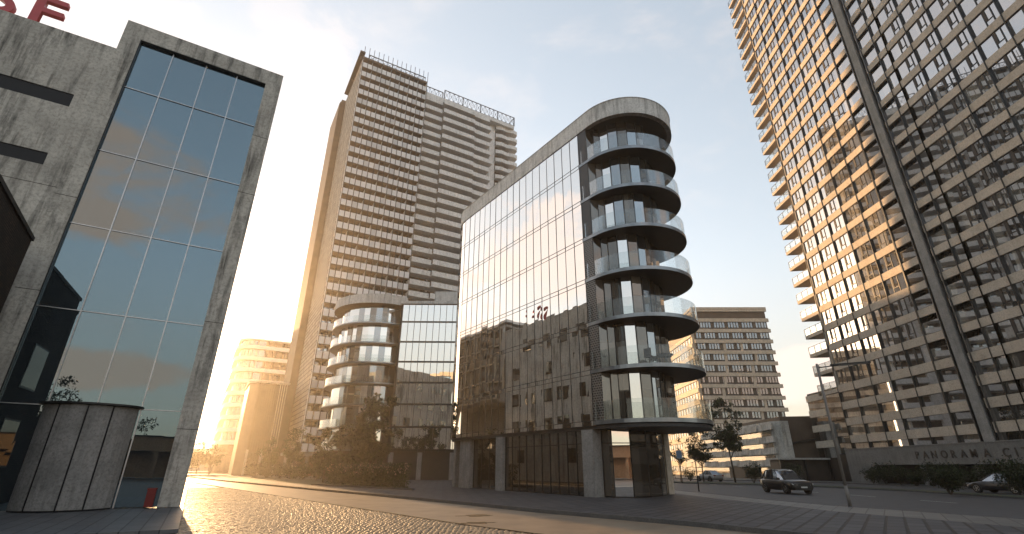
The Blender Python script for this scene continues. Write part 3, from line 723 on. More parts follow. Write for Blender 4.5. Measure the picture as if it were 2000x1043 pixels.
# ================================================================ residential tower in the middle
T=frame('residential_tower',(-39.9,97.1),59.4,'tall brown and white balcony tower with rooftop masts and lattice fence in the middle distance','tower')
FH=2.93; NF=33; ZB=[4.0+FH*k for k in range(NF+1)]
b=MB(); b.prism([(0,1.2),(17.6,1.2),(17.6,28),(0,28)],0,ZB[-1]+.4,0); b.build('main_block',M['tbrown'],T)
b=MB(); b.prism([(17.4,2.4),(46.6,2.4),(46.6,26),(17.4,26)],0,98.6,0); b.build('right_block',M['towerwhite'],T)
b=MB(); b.prism([(-.02,0),(0.35,0),(.35,18),(-.02,18)],0,100.3,0); b.build('side_wall',M['texface'],T)
b=MB(); b.prism([(-1.6,18),(6,18),(6,31),(-1.6,31)],0,99.5,0); b.prism([(-1.3,19.5),(5,19.5),(5,30),(-1.3,30)],99.5,101.3); b.prism([(-.8,21),(4,21),(4,26),(-.8,26)],101.3,103.4); b.build('rear_wing',M['brown'],T)
rnt=random.Random(5)
for k in range(NF):
    z=ZB[k]
    b=MB(); b.box(.1,17.75,-1.2,1.2,z-.14,z+.12); s_=b.build('balcony_slab',M['tbrown'],T)
    b=MB()
    for i in range(14):
        x=.12+i*1.262
        b.box(x+.05,x+1.21,-1.18,-1.15,z+.14,z+1.62,0 if rnt.random()<.8 else 1)
    b.build('balcony_railing',[M['milky'],M['milky2']],s_)
    b=MB()
    for i in range(14):
        x=.12+i*1.262; b.poly([(x+.1,.35,z+.2),(x+1.15,.35,z+.2),(x+1.15,.35,z+2.7),(x+.1,.35,z+2.7)],0 if rnt.random()<.4 else 1)
    b.build('window_band',[M['glassD'],M['glassC']],T)
for i in range(15):
    x=.12+i*1.262; b=MB(); b.tube((x,-1.28,3),(x,-1.28,104.6),.1,.07,5); b.build('mast',M['dark'],T)
for i in range(0,15,2):
    x=.14+i*1.262 if i<14 else 17.75; b=MB(); b.box(x-.07,x+.07,-1.08,1.19,3.5,ZB[-1]-.12); b.build('partition_fin',M['towerwhite'],T)
b=MB(); b.box(0,17.7,-1.3,1.2,ZB[-1]-.1,ZB[-1]+.5); b.build('roof_slab',M['tbrown'],T)
b=MB(); b.box(-.9,.4,-1.3,17,ZB[-1]+1.6,ZB[-1]+2.1); b.box(-.5,0,0,.4,ZB[-1]+.5,ZB[-1]+1.6); b.box(-.5,0,9,9.4,ZB[-1]+.5,ZB[-1]+1.6); b.build('roof_beam',M['brown'],T)
# right hand block: solid balustrades that step in and out
for k in range(NF):
    z=4.0+2.89*k
    segs=[(17.9,23.4,-.1),(23.4,33.2,-1.0 if k%2 or k>18 else -.8),(33.2,39.3-(k%3)*.5,-.55)]
    for (x0,x1,yf) in segs:
        b=MB(); b.box(x0,x1-.06,yf,2.4,z-.15,z+.05); 
        b.box(x0,x1-.06,yf-.0,yf+.15,z+.05,z+1.15); bo=b.build('balcony',M['towerwhite'],T)
    b=MB(); P=[(41.3,1.2),(43,.7),(45,.9),(47,.35),(48.3,.7),(48.6,1.6),(48.3,4.5),(46.5,6)]; 
    b.prism(P+[(41.3,6)],z-.15,z+.05); b.band(P,[(x-.1,y+.14) for x,y in P],z+.05,z+1.1,0,False); b.build('balcony',M['towerwhite'],T)
    b=MB(); b.box(18,23.2,2.3,2.38,z+1.2,z+2.6); b.box(23.7,38.6,2.3,2.38,z+.1,z+2.6); b.box(41.5,46.2,2.3,2.38,z+.1,z+2.6); b.build('recess',M['tbrown'],T)
    b=MB()
    for i in range(9):
        x=18.3+i*2.25+rnt.uniform(-.3,.3)
        if x>37.5: break
        b.box(x,x+1.1,2.22,2.29,z+.15,z+2.3)
    b.build('window_band',M['glassC'],T)
b=MB(); b.box(39.4,41.25,1.9,2.41,0,98.7); b.build('pier',M['towerwhite'],T)
b=MB(); b.box(17.8,46.8,-.1,2.4,97.6,98.8); b.build('parapet',M['towerwhite'],T)
def lattice(x0,x1,y,z0,z1,n,name='roof_lattice'):
    b=MB(); st=(x1-x0)/n
    b.tube((x0,y,z1),(x1,y,z1),.13,n=4); b.tube((x0,y,z0+.1),(x1,y,z0+.1),.05,n=4)
    for i in range(n+1):
        x=x0+i*st; b.tube((x,y,z0),(x,y,z1),.16 if i%4==0 else .06,n=4)
        if i<n:
            b.tube((x,y,z0),(x+st,y,z1),.055,n=3); b.tube((x+st,y,z0),(x,y,z1),.055,n=3); b.tube((x,y,(z0+z1)/2),(x+st,y,(z0+z1)/2),.02,n=3)
    b.build(name,M['frame'],T)
lattice(23.6,46.8,-.05,98.8,101.9,16); lattice(17.9,23.4,.8,98.8,101.6,4); lattice(1.6,17.4,-.6,ZB[-1]+.5,ZB[-1]+2.3,10)
b=MB(); b.tube((46.8,0,98.8),(46.8,0,102),.2); b.tube((46.8,3.5,98.8),(46.8,3.5,102),.1); b.tube((46.8,0,101.9),(46.8,7,101.9),.1); b.build('lattice_post',M['frame'],T)
# street level of the tower
b=MB(); b.box(-3,20,-3.6,0,3.4,3.9); b.build('canopy',M['conc_d'],T)
for k in range(6):
    b=MB(); b.box(-2.6+k*3.6,-2.1+k*3.6,-3.2,-2.7,0,3.4); b.build('column',M['conc_d'],T)

# ================================================================ striped tower on the right
R=frame('striped_tower',(48,72.4),180,'huge residential tower with beige bands and dark window strips filling the right edge','tower')
TZ=[13.05+3.0*k for k in range(32)]
bl=[0,3.6,7.15,10.6,14.0,17.5]; br=[24.5,25.9]+[25.9+3.05*k for k in range(1,9)]
XE=br[-1]
W=[]
for k in range(31):
    z=TZ[k]
    for sec,(x0,x1) in enumerate(((0,17.5),(25.9,XE))):
        b=MB(); b.box(x0,x1,0,.35,z-.95,z); b.build('spandrel_band',M['beige'],R)
    b=MB(); b.box(17.55,20.15,.0,.3,z-.95,z-.05); b.box(24.5-2.5+.05,25.85,.0,.3,z-.95,z-.05); b.build('spandrel_band',M['beige'],R)
    # windows
    z0,z1=z,z+2.05
    def bay(xa,xb,order):
        m=MB(); wd=xb-xa; y=.16
        if order: f=[0,.34,.62,1]      # pane, opening light, pane
        else: f=[0,.5,.77,1]
        for i in range(3):
            a_,c_=xa+wd*f[i],xa+wd*f[i+1]; e=rnd.uniform(-.006,.006)
            m.poly([(a_,y+e,z0),(c_,y-e,z0),(c_,y-e,z1),(a_,y+e,z1)],0)
        for q in (1,2):
            xx=xa+wd*f[q]; m.box(xx-.045,xx+.045,y-.06,y-.01,z0,z1,1)
        m.box(xa+wd*f[1],xa+wd*f[2],y-.05,y-.012,z0+.62,z0+.70,1)
        m.box(xa+wd*f[1]-.05,xa+wd*f[1]+.28,y-.055,y-.03,z0+.72,z1,2)
        W.append((m,[M['glassT'],M['dark'],M['dbrown']],imp(R,xa,0,z0,6)))
    for a_,c_ in zip(bl[:-1],bl[1:]): bay(a_,c_,True)
    for a_,c_ in zip(br[1:-1],br[2:]): bay(a_,c_,False)
    # recessed loggias either side of the shaft
    for (xa,xb) in ((17.5,20.2),(22.0,24.5),):
        m=MB(); m.poly([(xa,1.1,z0-.9),(xb,1.1,z0-.9),(xb,1.1,z1),(xa,1.1,z1)],0); m.box(xa+.05,xb-.05,.06,.09,z0,z0+1.35,0); m.box(xa,xb,.05,.10,z0+1.35,z0+1.39,1); W.append((m,[M['glassT'],M['dark'],M['dbrown']],imp(R,xa,0,z0,6)))
    m=MB(); m.poly([(24.5,.16,z0),(25.9,.16,z0),(25.9,.16,z1),(24.5,.16,z1)],0); W.append((m,[M['glassT'],M['dark'],M['dbrown']],imp(R,24,0,z0,3)))
    # balcony at the far end
    b=MB(); b.prism([(0,.02),(-4.85,.02),(-4.4,2.6),(0,3.6)][::-1],z-.95,z-.42); bo=b.build('balcony_slab',M['beige'],R)
    b=MB(); b.box(-4.8,-.05,.03,.045,z-.40,z+.62,0); 
    for q in range(4): b.box(-4.82+q*1.58,-4.77+q*1.58,.0,.05,z-.42,z+.68,1)
    b.box(-4.82,-.05,.0,.05,z+.64,z+.69,1); b.box(-4.84,-4.79,.05,2.4,z+.64,z+.69,1); b.box(-4.83,-4.815,.05,2.4,z-.4,z+.62,0)
    b.build('balcony_railing',[M['clear'],M['dark']],bo)
emit_windows(W,R,'window',100)
# podium storeys
PZ=[(5.06,6.05),(7.38,8.36),(9.6,10.62),(12.0,12.95)]
for (z0,z1) in PZ:
    b=MB(); b.box(0,20.2,-.02,.33,z0,z1); b.box(22.0,XE,-.02,.33,z0,z1); b.build('spandrel_band',M['beige'],R)
    b=MB(); b.box(-8.55,-4.1,.02,.3,z0-.4,z1-.4); b.build('spandrel_band',M['cream'],R)
    b=MB(); b.poly([(-4.1,.3,z0-1.4),(0,.3,z0-1.4),(0,.3,z1),(-4.1,.3,z1)]); b.build('window_band',M['glassT'],R)
for i,z in enumerate((3.6,6.05,8.36,10.62)):
    z1=(5.06,7.38,9.6,12.0)[i]
    b=MB()
    for j in range(5):
        a_,c_=(bl+[20.2])[j:j+2] if j<5 else (17.5,20.2); e=rnd.uniform(-.01,.01); b.poly([(a_,.2+e,z),(c_,.2-e,z),(c_,.2-e,z1),(a_,.2+e,z1)])
    b.poly([(17.5,.2,z),(20.2,.2,z),(20.2,.2,z1),(17.5,.2,z1)]); b.poly([(22,.2,z),(XE,.2,z),(XE,.2,z1),(22,.2,z1)])
    b.build('window_band',M['glassT'],R)
    b=MB(); b.poly([(-8.55,.2,z-.4),(-4.1,.2,z-.4),(-4.1,.2,z1-.3),(-8.55,.2,z1-.3)]); b.build('window_band',M['glassT'],R)
for x in bl+[20.2-2.6]+br+[br[1]+.0]:
    b=MB(); b.box(x-.04,x+.04,-.09,.18,3.2,TZ[-1]+1); b.build('mullion',M['dark'],R)
for x in (20.22,20.62,21.92,22.35):
    b=MB(); b.box(x-.05,x+.05,-.16,.2,3.2,TZ[-1]+1); b.build('rail',M['frame'],R)
b=MB(); b.box(20.7,21.85,-.28,.6,2,TZ[-1]+2,0)
for k in range(190):
    z=14+k*.45; b.box(20.72,21.83,-.30,-.27,z,z+.2,0)
b.build('shaft',M['conc_d'],R)
b=MB(); b.prism([(0,.36),(17.4,.36),(17.4,1.12),(24.6,1.12),(24.6,.36),(XE,.36),(XE,18),(0,18)],3.6,TZ[-1]+1.2); b.box(.3,XE,.8,17,0,3.6); b.prism([(-8.6,.36),(-8.6,12),(0,12),(0,.36)],0,12.9); b.build('core',M['dbrown'],R)
b=MB(); b.box(-.02,0.3,.0,18,13,TZ[-1]); b.build('end_wall',M['beige'],R)

# entrance wall with its inscription
Wl=frame('entrance_wall',(46.3,71.6),180,'low grey entrance wall carrying the inscription, in front of the striped tower','wall')
b=MB(); b.prism([(0,0),(4.9,0),(4.9,1.2),(0,1.2)],0,2.15); b.prism([(0,0),(48,0),(48,1.2),(0,1.2)],2.15,4.12); wl=b.build('beam',M['walld'],Wl)
b=MB(); b.box(-.06,48,-.06,1.26,4.12,4.2); b.build('coping',M['conc_d'],Wl)
txt='PANORAMA CITY'; y0=59.2
# letter pitch measured on the wall
xx=71.6-59.2
adv={'P':1.02,'A':1.2,'N':1.28,'O':1.32,'R':1.12,'M':1.42,'C':1.25,'I':.62,'T':1.1,'Y':1.1,' ':.85}
for c in txt:
    if c!=' ':
        o=letter(c,(xx,-.03,2.78),0,.80,None,None,0,M['letter'],1.0,Wl,.03)
    xx+=adv[c]
b=MB(); b.box(6,44,3.0,3.3,0,2.15); b.build('recess_wall',M['slot'],Wl)
for k in range(5):
    b=MB(); b.box(12+k*7,12.5+k*7,.4,.9,0,2.15); b.build('column',M['conc_d'],Wl)

# ================================================================ office block, striped low building, brown block
O_=frame('office_block',(48.9,125.8),91,'beige and brown banded office block in the gap right of the corner building','building')
b=MB(); b.box(0,19.7,.3,48,0,41.6); b.build('core',M['brown'],O_)
b=MB(); b.box(-.3,20,-.2,48,41.6,42.2); b.box(6,16,2,20,42.2,42.8); b.build('roof',M['cream'],O_)
for k in range(12):
    z=41.7-2.8*(k+1) if k else 41.0
    sg=[(-.25,20.1)]
    if k==0: b=MB(); b.box(-.2,20,-.12,.3,41.0,41.6); b.build('band',M['cream'],O_); continue
    z=41.0-2.9*k
    b=MB(); b.box(-.25-.02*k,20.05+.16*k*.3,-.2,.3,z,z+.95); bo=b.build('band',M['cream'],O_)
    b=MB()
    n=26
    for i in range(n):
        x=.3+i*.74
        b.poly([(x+.05,.2,z-1.5),(x+.55,.2,z-1.5),(x+.55,.2,z-.05),(x+.05,.2,z-.05)],0 if (i*7+k*3)%5 else 1)
    b.box(.1,19.8,.16,.25,z-1.98,z-1.55,2)
    for q in (rnd.uniform(4,8),rnd.uniform(10,15)) if k>2 else ():
        b.box(q,q+.7,.1,.28,z-2,z,3)
    b.build('window_band',[M['glassM'],M['curtain'],M['dbrown'],M['cream']],O_)
# lower wing along the street, facing left
O2=frame('office_wing',(48.0,174),180.0,'sunlit cream side wing of the office block with rows of small square windows','building')
b=MB(); b.box(0,47.5,.2,8,0,35.2); b.build('core',M['cream'],O2)
for k in range(12):
    z=35.2-2.9*k
    b=MB(); b.box(-.1,47.6,-.1,.2,z-1.0,z); b.build('band',M['cream'],O2)
    b=MB()
    for i in range(22): b.box(1+i*2.1,2.1+i*2.1,.1,.22,z-2.5,z-1.1)
    b.build('window_band',M['glassM'],O2)
# low building with slanting pale bands
N_=frame('low_banded_building',(42.6,128),180,'low grey building with pale slanting bands behind the roadside trees','building')
b=MB(); b.prism([(0,0.3),(44,.3),(45.3,1.4),(45.3,2.7),(0,2.7)],0,8.9); b.build('core',M['conc2'],N_)
for i in range(9):
    for k in range(4):
        x0=i*5.0; x1=x0+4.96; z=1.9+k*1.85+rnd.uniform(-.12,.12)
        b=MB(); b.v+=[(x0,0,z),(x1,-.12,z+.1),(x1,.3,z+.1),(x0,.3,z),(x0,-.05,z+.98),(x1,0,z+1.1),(x1,.3,z+1.1),(x0,.3,z+.98)]
        for q in((0,3,2,1),(4,5,6,7),(0,1,5,4),(1,2,6,5),(2,3,7,6),(3,0,4,7)): b.face(q)
        b.build('facade_panel',M['conc2'],N_)
for k in range(4):
    b=MB(); b.box(.2,44,.2,.29,.9+k*1.85,1.8+k*1.85); b.build('window_band',M['glassD'],N_)
b=MB(); b.box(26,38,-.05,.28,0,1.85); b.build('garage_opening',M['slot'],N_)
G_=frame('brown_block',(45.0,84.6),90,'plain brown windowless block between the low banded building and the tower','building')
b=MB(); b.prism([(0,0),(9.5,-2.6),(9.5,14),(0,14)],0,9.75); b.build('wall',M['brown'],G_)
b=MB(); b.v+=[(.5,-.4,5.2),(8.5,-2.9,6.9),(8.5,-2.6,7.2),(.5,-.1,5.5)]; b.face((0,1,2,3)); b.face((3,2,1,0)); b.box(0,0.3,-.2,.1,0,5.3); b.build('seam',M['dbrown'],G_)
H_=frame('entrance_canopy',(40.9,79.5),97,'flat roofed dark entrance canopy with a pale edge beside the brown block','canopy')
b=MB(); b.box(0,7.6,0,5,2.95,3.2); b.build('roof',M['conc_l'],H_)
b=MB(); b.box(.4,7.4,.8,4.8,0,2.95); b.build('wall',M['dbrown'],H_)
for x in (.2,3.8,7.2):
    b=MB(); b.box(x,x+.18,.1,.28,0,2.95); b.build('post',M['dark'],H_)

# ================================================================ hazy buildings down the street
F_=frame('rounded_apartment_block',(-83.5,146.5),59,'hazy rounded apartment block with bright balcony bands at the end of the street','building')
def fpoly(o): return [(-3.2*0+.0-o,70),( -o,5)]+[(5+(5+o)*cos(radians(a)),5+(5+o)*sin(radians(a))) for a in (195,210,225,240,255)]+[(5,-o),(36+o,-o),(36+o,70)]
b=MB(); b.prism(fpoly(-.6),0,38.2); b.build('core',M['tbrown'],F_)
for k in range(9):
    z=8.4+3.5*k
    b=MB(); b.band([(-1.2,64)]+fpoly(.6)[1:-1],[(-1.0,64)]+fpoly(.35)[1:-1],z-1.0,z+.1,0,False); P=fpoly(.55); b.prism(P,z-1.02,z-.8); b.build('balcony_band',M['white'],F_)
    b=MB(); P=fpoly(-.55)
    for a_,c_ in zip(P[:-1],P[1:]):
        n=max(1,int(hypot(c_[0]-a_[0],c_[1]-a_[1])/2.4))
        for i in range(n):
            q0_=[a_[j]+(c_[j]-a_[j])*(i+.08)/n for j in(0,1)]; q1_=[a_[j]+(c_[j]-a_[j])*(i+.92)/n for j in(0,1)]
            b.poly([(q0_[0],q0_[1],z+.1),(q1_[0],q1_[1],z+.1),(q1_[0],q1_[1],z+2.3),(q0_[0],q0_[1],z+2.3)])
    b.build('window_band',M['glassM'],F_)
b=MB(); b.prism(fpoly(.2),38.2,38.7); b.build('roof',M['white'],F_)
for k in range(9):
    b=MB(); b.box(-.5,0,2+k*5,2.6+k*5,0,6.2); b.build('column',M['conc_d'],F_)
J_=frame('slatted_pavilion',(-52.5,99),59,'lower building with tall vertical fins hazed by the low sun, beside the tall tower','building')
b=MB(); b.prism([(0,1.6),(1.6,0),(7.2,0),(7.2,14),(0,14)],0,17.2); b.build('core',M['brown'],J_)
for i in range(13):
    x=1.7+i*.42; b=MB(); b.box(x,x+.13,-.35,0,4.6,17.3); b.build('fin',M['cream'] if i>8 else M['brown'],J_)
b=MB(); b.prism([(-.2,1.5),(1.5,-.4),(7.3,-.4),(7.3,14),(-.2,14)],17.3,17.7); b.build('roof',M['cream'],J_)
for i in range(3):
    b=MB(); b.box(1.6+i*2.5,2.0+i*2.5,-.4,.1,0,4.6); b.build('column',M['conc_d'],J_)
    if i<2: b=MB(); b.box(2.1+i*2.5,3.9+i*2.5,-.06,-.01,.2,4.0); b.build('shop_window',M['glassD'],J_)
Y_=frame('distant_low_building',(-126,158),59,'long low building closing the far end of the street in the haze','building')
b=MB(); b.box(0,46,0,8,0,7.0); b.build('wall',M['conc2'],Y_)
for k in range(11): b=MB(); b.box(1+k*4,3.4+k*4,-.06,0,1,5.4); b.build('window',M['glassD'],Y_)
X_=frame('unseen_shade_building',(-30.5,167),56.8,'plain unseen building added behind the tall tower to shade the striped tower','building')  # never in view, added so its shadow falls on the striped tower's lower storeys
b=MB(); b.box(0,31,0,14,0,41); b.build('wall',M['conc2'],X_)
for k in range(11): b=MB(); b.box(.5,30.5,-.08,0,3+k*3.4,4.8+k*3.4); b.build('window_band',M['glassD'],X_)

# ================================================================ planting
def leaf(b,p,sz,rn,m=0):
    u=Vector((rn.gauss(0,1),rn.gauss(0,1),rn.gauss(0,.6))).normalized(); w_=u.orthogonal().normalized(); w_=(Matrix.Rotation(rn.uniform(0,6.28),3,u)@w_)
    v_=u.cross(w_); L_=sz*rn.uniform(.7,1.3); k=len(b.v); p=Vector(p)
    b.v+=[tuple(p-w_*L_),tuple(p+v_*L_*.45),tuple(p+w_*L_),tuple(p-v_*L_*.45)]
    b.face((k,k+1,k+2,k+3),m)
def tree(name,x,y,z,h,cr,ch,n,lab,mats,seed,trunk_r=.12,clear=.35,lsz=.16,sparse=1.0,group=None,lean=0,cf=.55):
    rn=random.Random(seed)
    k=dict(label=lab,category='tree')
    if group:k['group']=group
    e=empty(name,(x,y,z),rn.uniform(0,6),**k)
    tb_=MB(); tips=[]
    def grow(p,d,L_,r,lv):
        q=p+d*L_; tb_.tube(tuple(p),tuple(q),r,r*.68,6 if lv<2 else 4)
        if lv>=3: tips.append(q); return
        if lv>=1: tips.append(q)
        for _ in range(3 if lv else 5):
            a=rn.uniform(0,6.28); up_=rn.uniform(.25,.9) if lv<1 else rn.uniform(-.1,.7)
            nd=(d*.55+Vector((cos(a),sin(a),up_))*.75).normalized()
            grow(p+d*L_*rn.uniform(.55,1),nd,L_*rn.uniform(.45,.7)*(1 if lv else cr/(h*clear)*.9+.1),r*.55,lv+1)
    grow(Vector((0,0,-.05)),Vector((lean,0,1)).normalized(),h*clear,trunk_r,0)
    tb_.tube((0,0,h*clear*.9),(lean*.3,0,h*.86),trunk_r*.6,.02,5)
    tb_.build('trunk',M['bark'],e)
    cb=MB(); cz=h-ch/2
    cl=[]
    for _ in range(int(26*sparse)):
        a=rn.uniform(0,6.28); rr=cr*math.sqrt(rn.random())*.92; zz=rn.uniform(-1,1)
        f=math.sqrt(max(0,1-zz*zz*.9)); cl.append((Vector((rr*cos(a)*f+lean*cz*.5,rr*sin(a)*f,cz+zz*ch/2*.9)),rn.uniform(.3,.62)*cr*cf))
    for q in tips:
        cl.append((q,.3*cr*.6))
    for i in range(n):
        c,rr=cl[rn.randrange(len(cl))]
        o=Vector((rn.gauss(0,1),rn.gauss(0,1),rn.gauss(0,.7))); o=o.normalized()*rr*rn.random()**.45
        leaf(cb,c+o,lsz,rn,0 if rn.random()<.7 else 1)
    cb.build('crown',mats,e); return e
def shrub(name,x,y,z,r,h,n,lab,mats,seed,group=None,cat='shrub',lsz=.09,stems=6):
    rn=random.Random(seed); k=dict(label=lab,category=cat)
    if group:k['group']=group
    e=empty(name,(x,y,z),0,**k)
    sb=MB(); lb=MB(); cl=[]
    for _ in range(stems):
        a=rn.uniform(0,6.28); q=Vector((cos(a)*r*.6,sin(a)*r*.6,h*rn.uniform(.5,.9))); sb.tube((cos(a)*.05,sin(a)*.05,-.04),tuple(q),.03,.008,4)
        for t_ in(.45,.7,1): cl.append((q*t_+Vector((0,0,h*.1)),r*.42))
    for _ in range(8): 
        a=rn.uniform(0,6.28); cl.append((Vector((cos(a)*r*.62,sin(a)*r*.62,h*rn.uniform(.35,.88))),r*.4))
    for i in range(n):
        c,rr=cl[rn.randrange(len(cl))]; o=Vector((rn.gauss(0,1),rn.gauss(0,1),rn.gauss(0,.9))).normalized()*rr*rn.random()**.4
        p_=c+o
        if p_.z<.12: p_.z=.12+rn.random()*.2
        leaf(lb,p_,lsz,rn,0 if rn.random()<.75 else 1)
    sb.build('stems',M['bark'],e); lb.build('foliage',mats,e); return e
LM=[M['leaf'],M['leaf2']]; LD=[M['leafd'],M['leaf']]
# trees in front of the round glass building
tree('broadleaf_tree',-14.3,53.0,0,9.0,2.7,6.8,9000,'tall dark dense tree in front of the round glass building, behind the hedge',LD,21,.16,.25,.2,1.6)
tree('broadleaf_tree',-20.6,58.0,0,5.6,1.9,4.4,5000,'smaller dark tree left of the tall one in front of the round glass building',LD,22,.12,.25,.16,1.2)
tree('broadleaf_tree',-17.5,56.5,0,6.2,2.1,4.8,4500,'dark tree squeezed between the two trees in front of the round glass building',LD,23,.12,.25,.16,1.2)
tree('street_tree',-33.2,80.0,0,7.2,2.2,4.8,2400,'haze-veiled tree before the foot of the tall tower, left of the dark trees',LM,24,.12,.35,.18,1.1)
tree('street_tree',-37.4,80.5,0,5.6,2.0,3.6,1800,'haze-veiled low tree before the finned building',LM,25,.12,.35,.18,1.1)
for i,(x,y,h) in enumerate(((-66,115,6.0),(-73,122,7.0),(-80,127,6.5),(-70,113,5))):
    tree('distant_tree',x,y,0,h,2.6,h*.75,900,'tree glowing in the haze at the far end of the street','' or LM,40+i,.15,.3,.3,1.2,group='trees in the haze at the street end')
# bushes along the lawn
for i,(x,y,r_,h_) in enumerate(((-24.5,66.5,1.5,1.7),(-27.5,70,1.5,1.9),(-30.3,72.5,1.5,1.6),(-21.8,63.5,1.4,1.5),(-33.5,76.5,1.6,1.8),(-37,80,1.6,1.8),(-41,84,1.7,2.0))):
    shrub('border_shrub',x,y,0,r_,h_,900,'dim shrub in the hazy border along the lawn left of the hedge',LD,60+i,'shrubs in the border along the lawn',lsz=.13)
b=MB(); b.poly([(-7.6,40.6,.012),(-9.2,45.5,.012),(-20,62.5,.012),(-40,88,.012),(-46,86,.012),(-18.5,49.6,.012)]); b.build('lawn',M['grass'],None,kind='structure')
b=MB(); 
for a_,c_ in (((-7.2,39.7),(-18.7,49.9)),((-7.2,39.7),(-9.0,45.4))):
    dx,dy=c_[0]-a_[0],c_[1]-a_[1]; d=hypot(dx,dy); b.prism([(a_[0],a_[1]),(c_[0],c_[1]),(c_[0]-dy/d*.12,c_[1]+dx/d*.12),(a_[0]-dy/d*.12,a_[1]+dx/d*.12)],0,.13)
b.build('planter_edging',M['kerb'],None,kind='structure')
# flowering hedge
hd=empty('flowering_hedge',(-12,45,0),0,label='wide low hedge dotted with pale blossom in front of the round glass building',category='hedge')
rn=random.Random(9); lb=MB()
HP=[(-7.8,41.2),(-9.2,44.8),(-13.5,51.0),(-19.5,55.0),(-16.5,50.0)]
def inpoly(x,y,P):
    c=False;j=len(P)-1
    for i in range(len(P)):
        if (P[i][1]>y)!=(P[j][1]>y) and x<(P[j][0]-P[i][0])*(y-P[i][1])/(P[j][1]-P[i][1])+P[i][0]: c=not c
        j=i
    return c
k=0
while k<15000:
    x,y=rn.uniform(-19.5,-7.8),rn.uniform(41,55)
    if not inpoly(x,y,HP): continue
    top=1.75+.35*noise.noise(Vector((x*.7,y*.7,0)))+.25*noise.noise(Vector((x*2,y*2,3))); z=top*(1-rn.random()**2.2*.95)
    leaf(lb,(x+12,y-45,z),.10 if z<top*.85 else .085,rn,2 if (z>top*.6 and rn.random()<.10) else (0 if rn.random()<.6 else 1)); k+=1
lb.build('foliage',[M['leafd'],M['leaf'],M['flower']],hd)
# right side: two airy trees, shrubs on the median and by the wall
tree('airy_tree',29.0,68.2,0,10.8,2.7,7.4,5200,'tall airy tree right of the round balconies, before the low banded building',LD,31,.13,.42,.15,2.4,lean=-.05,cf=.36)
tree('airy_tree',25.8,70.6,0,7.0,2.8,3.8,2400,'small spreading airy tree with forked trunk beside the round balconies',LD,32,.10,.4,.15,1.5,cf=.34)
tree('airy_tree',22.4,69.5,0,5.6,1.7,2.6,500,'very small sparse tree nearest the corner building column',LD,33,.06,.5,.14,.7,cf=.34)
for i,(x,y,r_,h_,n_,lb_) in enumerate(((30.6,66.5,1.15,2.1,1500,'round bushy shrub at the foot of the tall airy tree, left of the black car'),
    (23.6,78,1.3,1.7,900,'low shrub beside the corner building column'),(26.2,77,1.2,1.5,900,'low shrub left of the silver car'),
    (37.5,70,1.7,2.2,1400,'dark shrub behind the black car in front of the brown block'),
    (31.9,38.6,1.3,1.75,2600,'large rounded shrub with bare stems on the median left of the half hidden car'),
    (36.2,37.3,1.6,2.1,2600,'broad shrub at the right picture edge in front of the half hidden car'))):
    shrub('median_shrub',x,y,0,r_,h_,n_,lb_,LM if i in(1,2) else LD,80+i,lsz=.085,stems=9)
for i in range(9):
    y=65.5-i*2.45
    shrub('wall_shrub',44.9-.1*i,y,0,1.35,1.55+.6*((i*5)%3)/2,1100,'dark leafy shrub in the row planted under the inscribed wall',LD,100+i,'shrubs planted under the inscribed wall',lsz=.10)
# street trees in the recess of the concrete building's side (mirrored in the corner building)
for i,(yy_,h_) in enumerate(((38.5,7.0),(42.5,7.6),(46.5,7.2))):
    q=Lw(-4.3,yy_,0); tree('courtyard_tree',q[0],q[1],0,h_,1.6,5,1500,'green tree under the steel window bay, mirrored in the corner building','' or [M['leaf'],M['leaf2']],50+i,.1,.25,.16,1.0,group='trees under the steel window bay')
tree('forecourt_tree',-3.4,-19.7,0,10.4,3.2,7,4200,'tall leafy tree mirrored at the lower left of the tall glazing',[M['leaf'],M['leaf2']],55,.2,.3,.16,1.2)
tree('forecourt_tree',13.5,-34.5,0,7.9,2.2,4,1500,'small tree peeking over the mirrored low building',[M['leaf'],M['leaf2']],56,.12,.3,.16,.9)

# ================================================================ street furniture
lp=empty('street_lamp',(15.73,24.9,0),0,label='slim grey street lamp with a flat horizontal arm on the pavement before the striped tower',category='street lamp')
b=MB(); b.tube((0,0,0),(0,0,.9),.075,.07,10); b.tube((0,0,.9),(0,0,6.62),.068,.055,10); b.build('pole',M['polep'],lp)
b=MB(); b.tube((0,0,0),(0,0,.03),.1,.1,10); b.build('base_plate',M['frame'],lp)
b=MB(); b.tube((0,0,6.42),(1.15,-.62,6.5),.028,.028,8); b.build('arm',M['frame'],lp)
b=MB(); u_=atan2(-.62,1.15); b.obox((1.25,-.67),u_,0,.075,1.7,.3,6.46); b.build('lamp_head',M['dark'],lp)
b=MB(); b.obox((1.35,-.72),u_,0,.01,1.2,.22,6.448); b.build('diffuser',M['lens'],lp)
ps=empty('garden_lamp',(14.3,40.4,0),0,label='short dark lamp post with a small flat disc head beside the corner building column',category='lamp')
b=MB(); b.tube((0,0,0),(0,0,2.35),.045,.04,8); b.build('post',M['dark'],ps)
b=MB(); b.prism(arc(0,0,.26,0,360,14)[:-1],2.36,2.44); b.prism(arc(0,0,.1,0,360,10)[:-1],2.28,2.36); b.build('lamp_head',M['dark'],ps)
rs_=empty('road_sign',(20.6,63.5,0),radians(-17),label='small blue sign on a thin pole seen between the column and the trees',category='road sign')
b=MB(); b.tube((0,0,0),(0,0,3.6),.045,.045,8); b.build('pole',M['frame'],rs_)
b=MB(); b.box(-.32,.32,-.07,-.05,2.75,3.65); sp_=b.build('sign_panel',M['white'],rs_)
b=MB(); b.box(-.29,.29,-.076,-.071,2.78,3.62); b.build('sign_face',M['bluesign'],sp_)

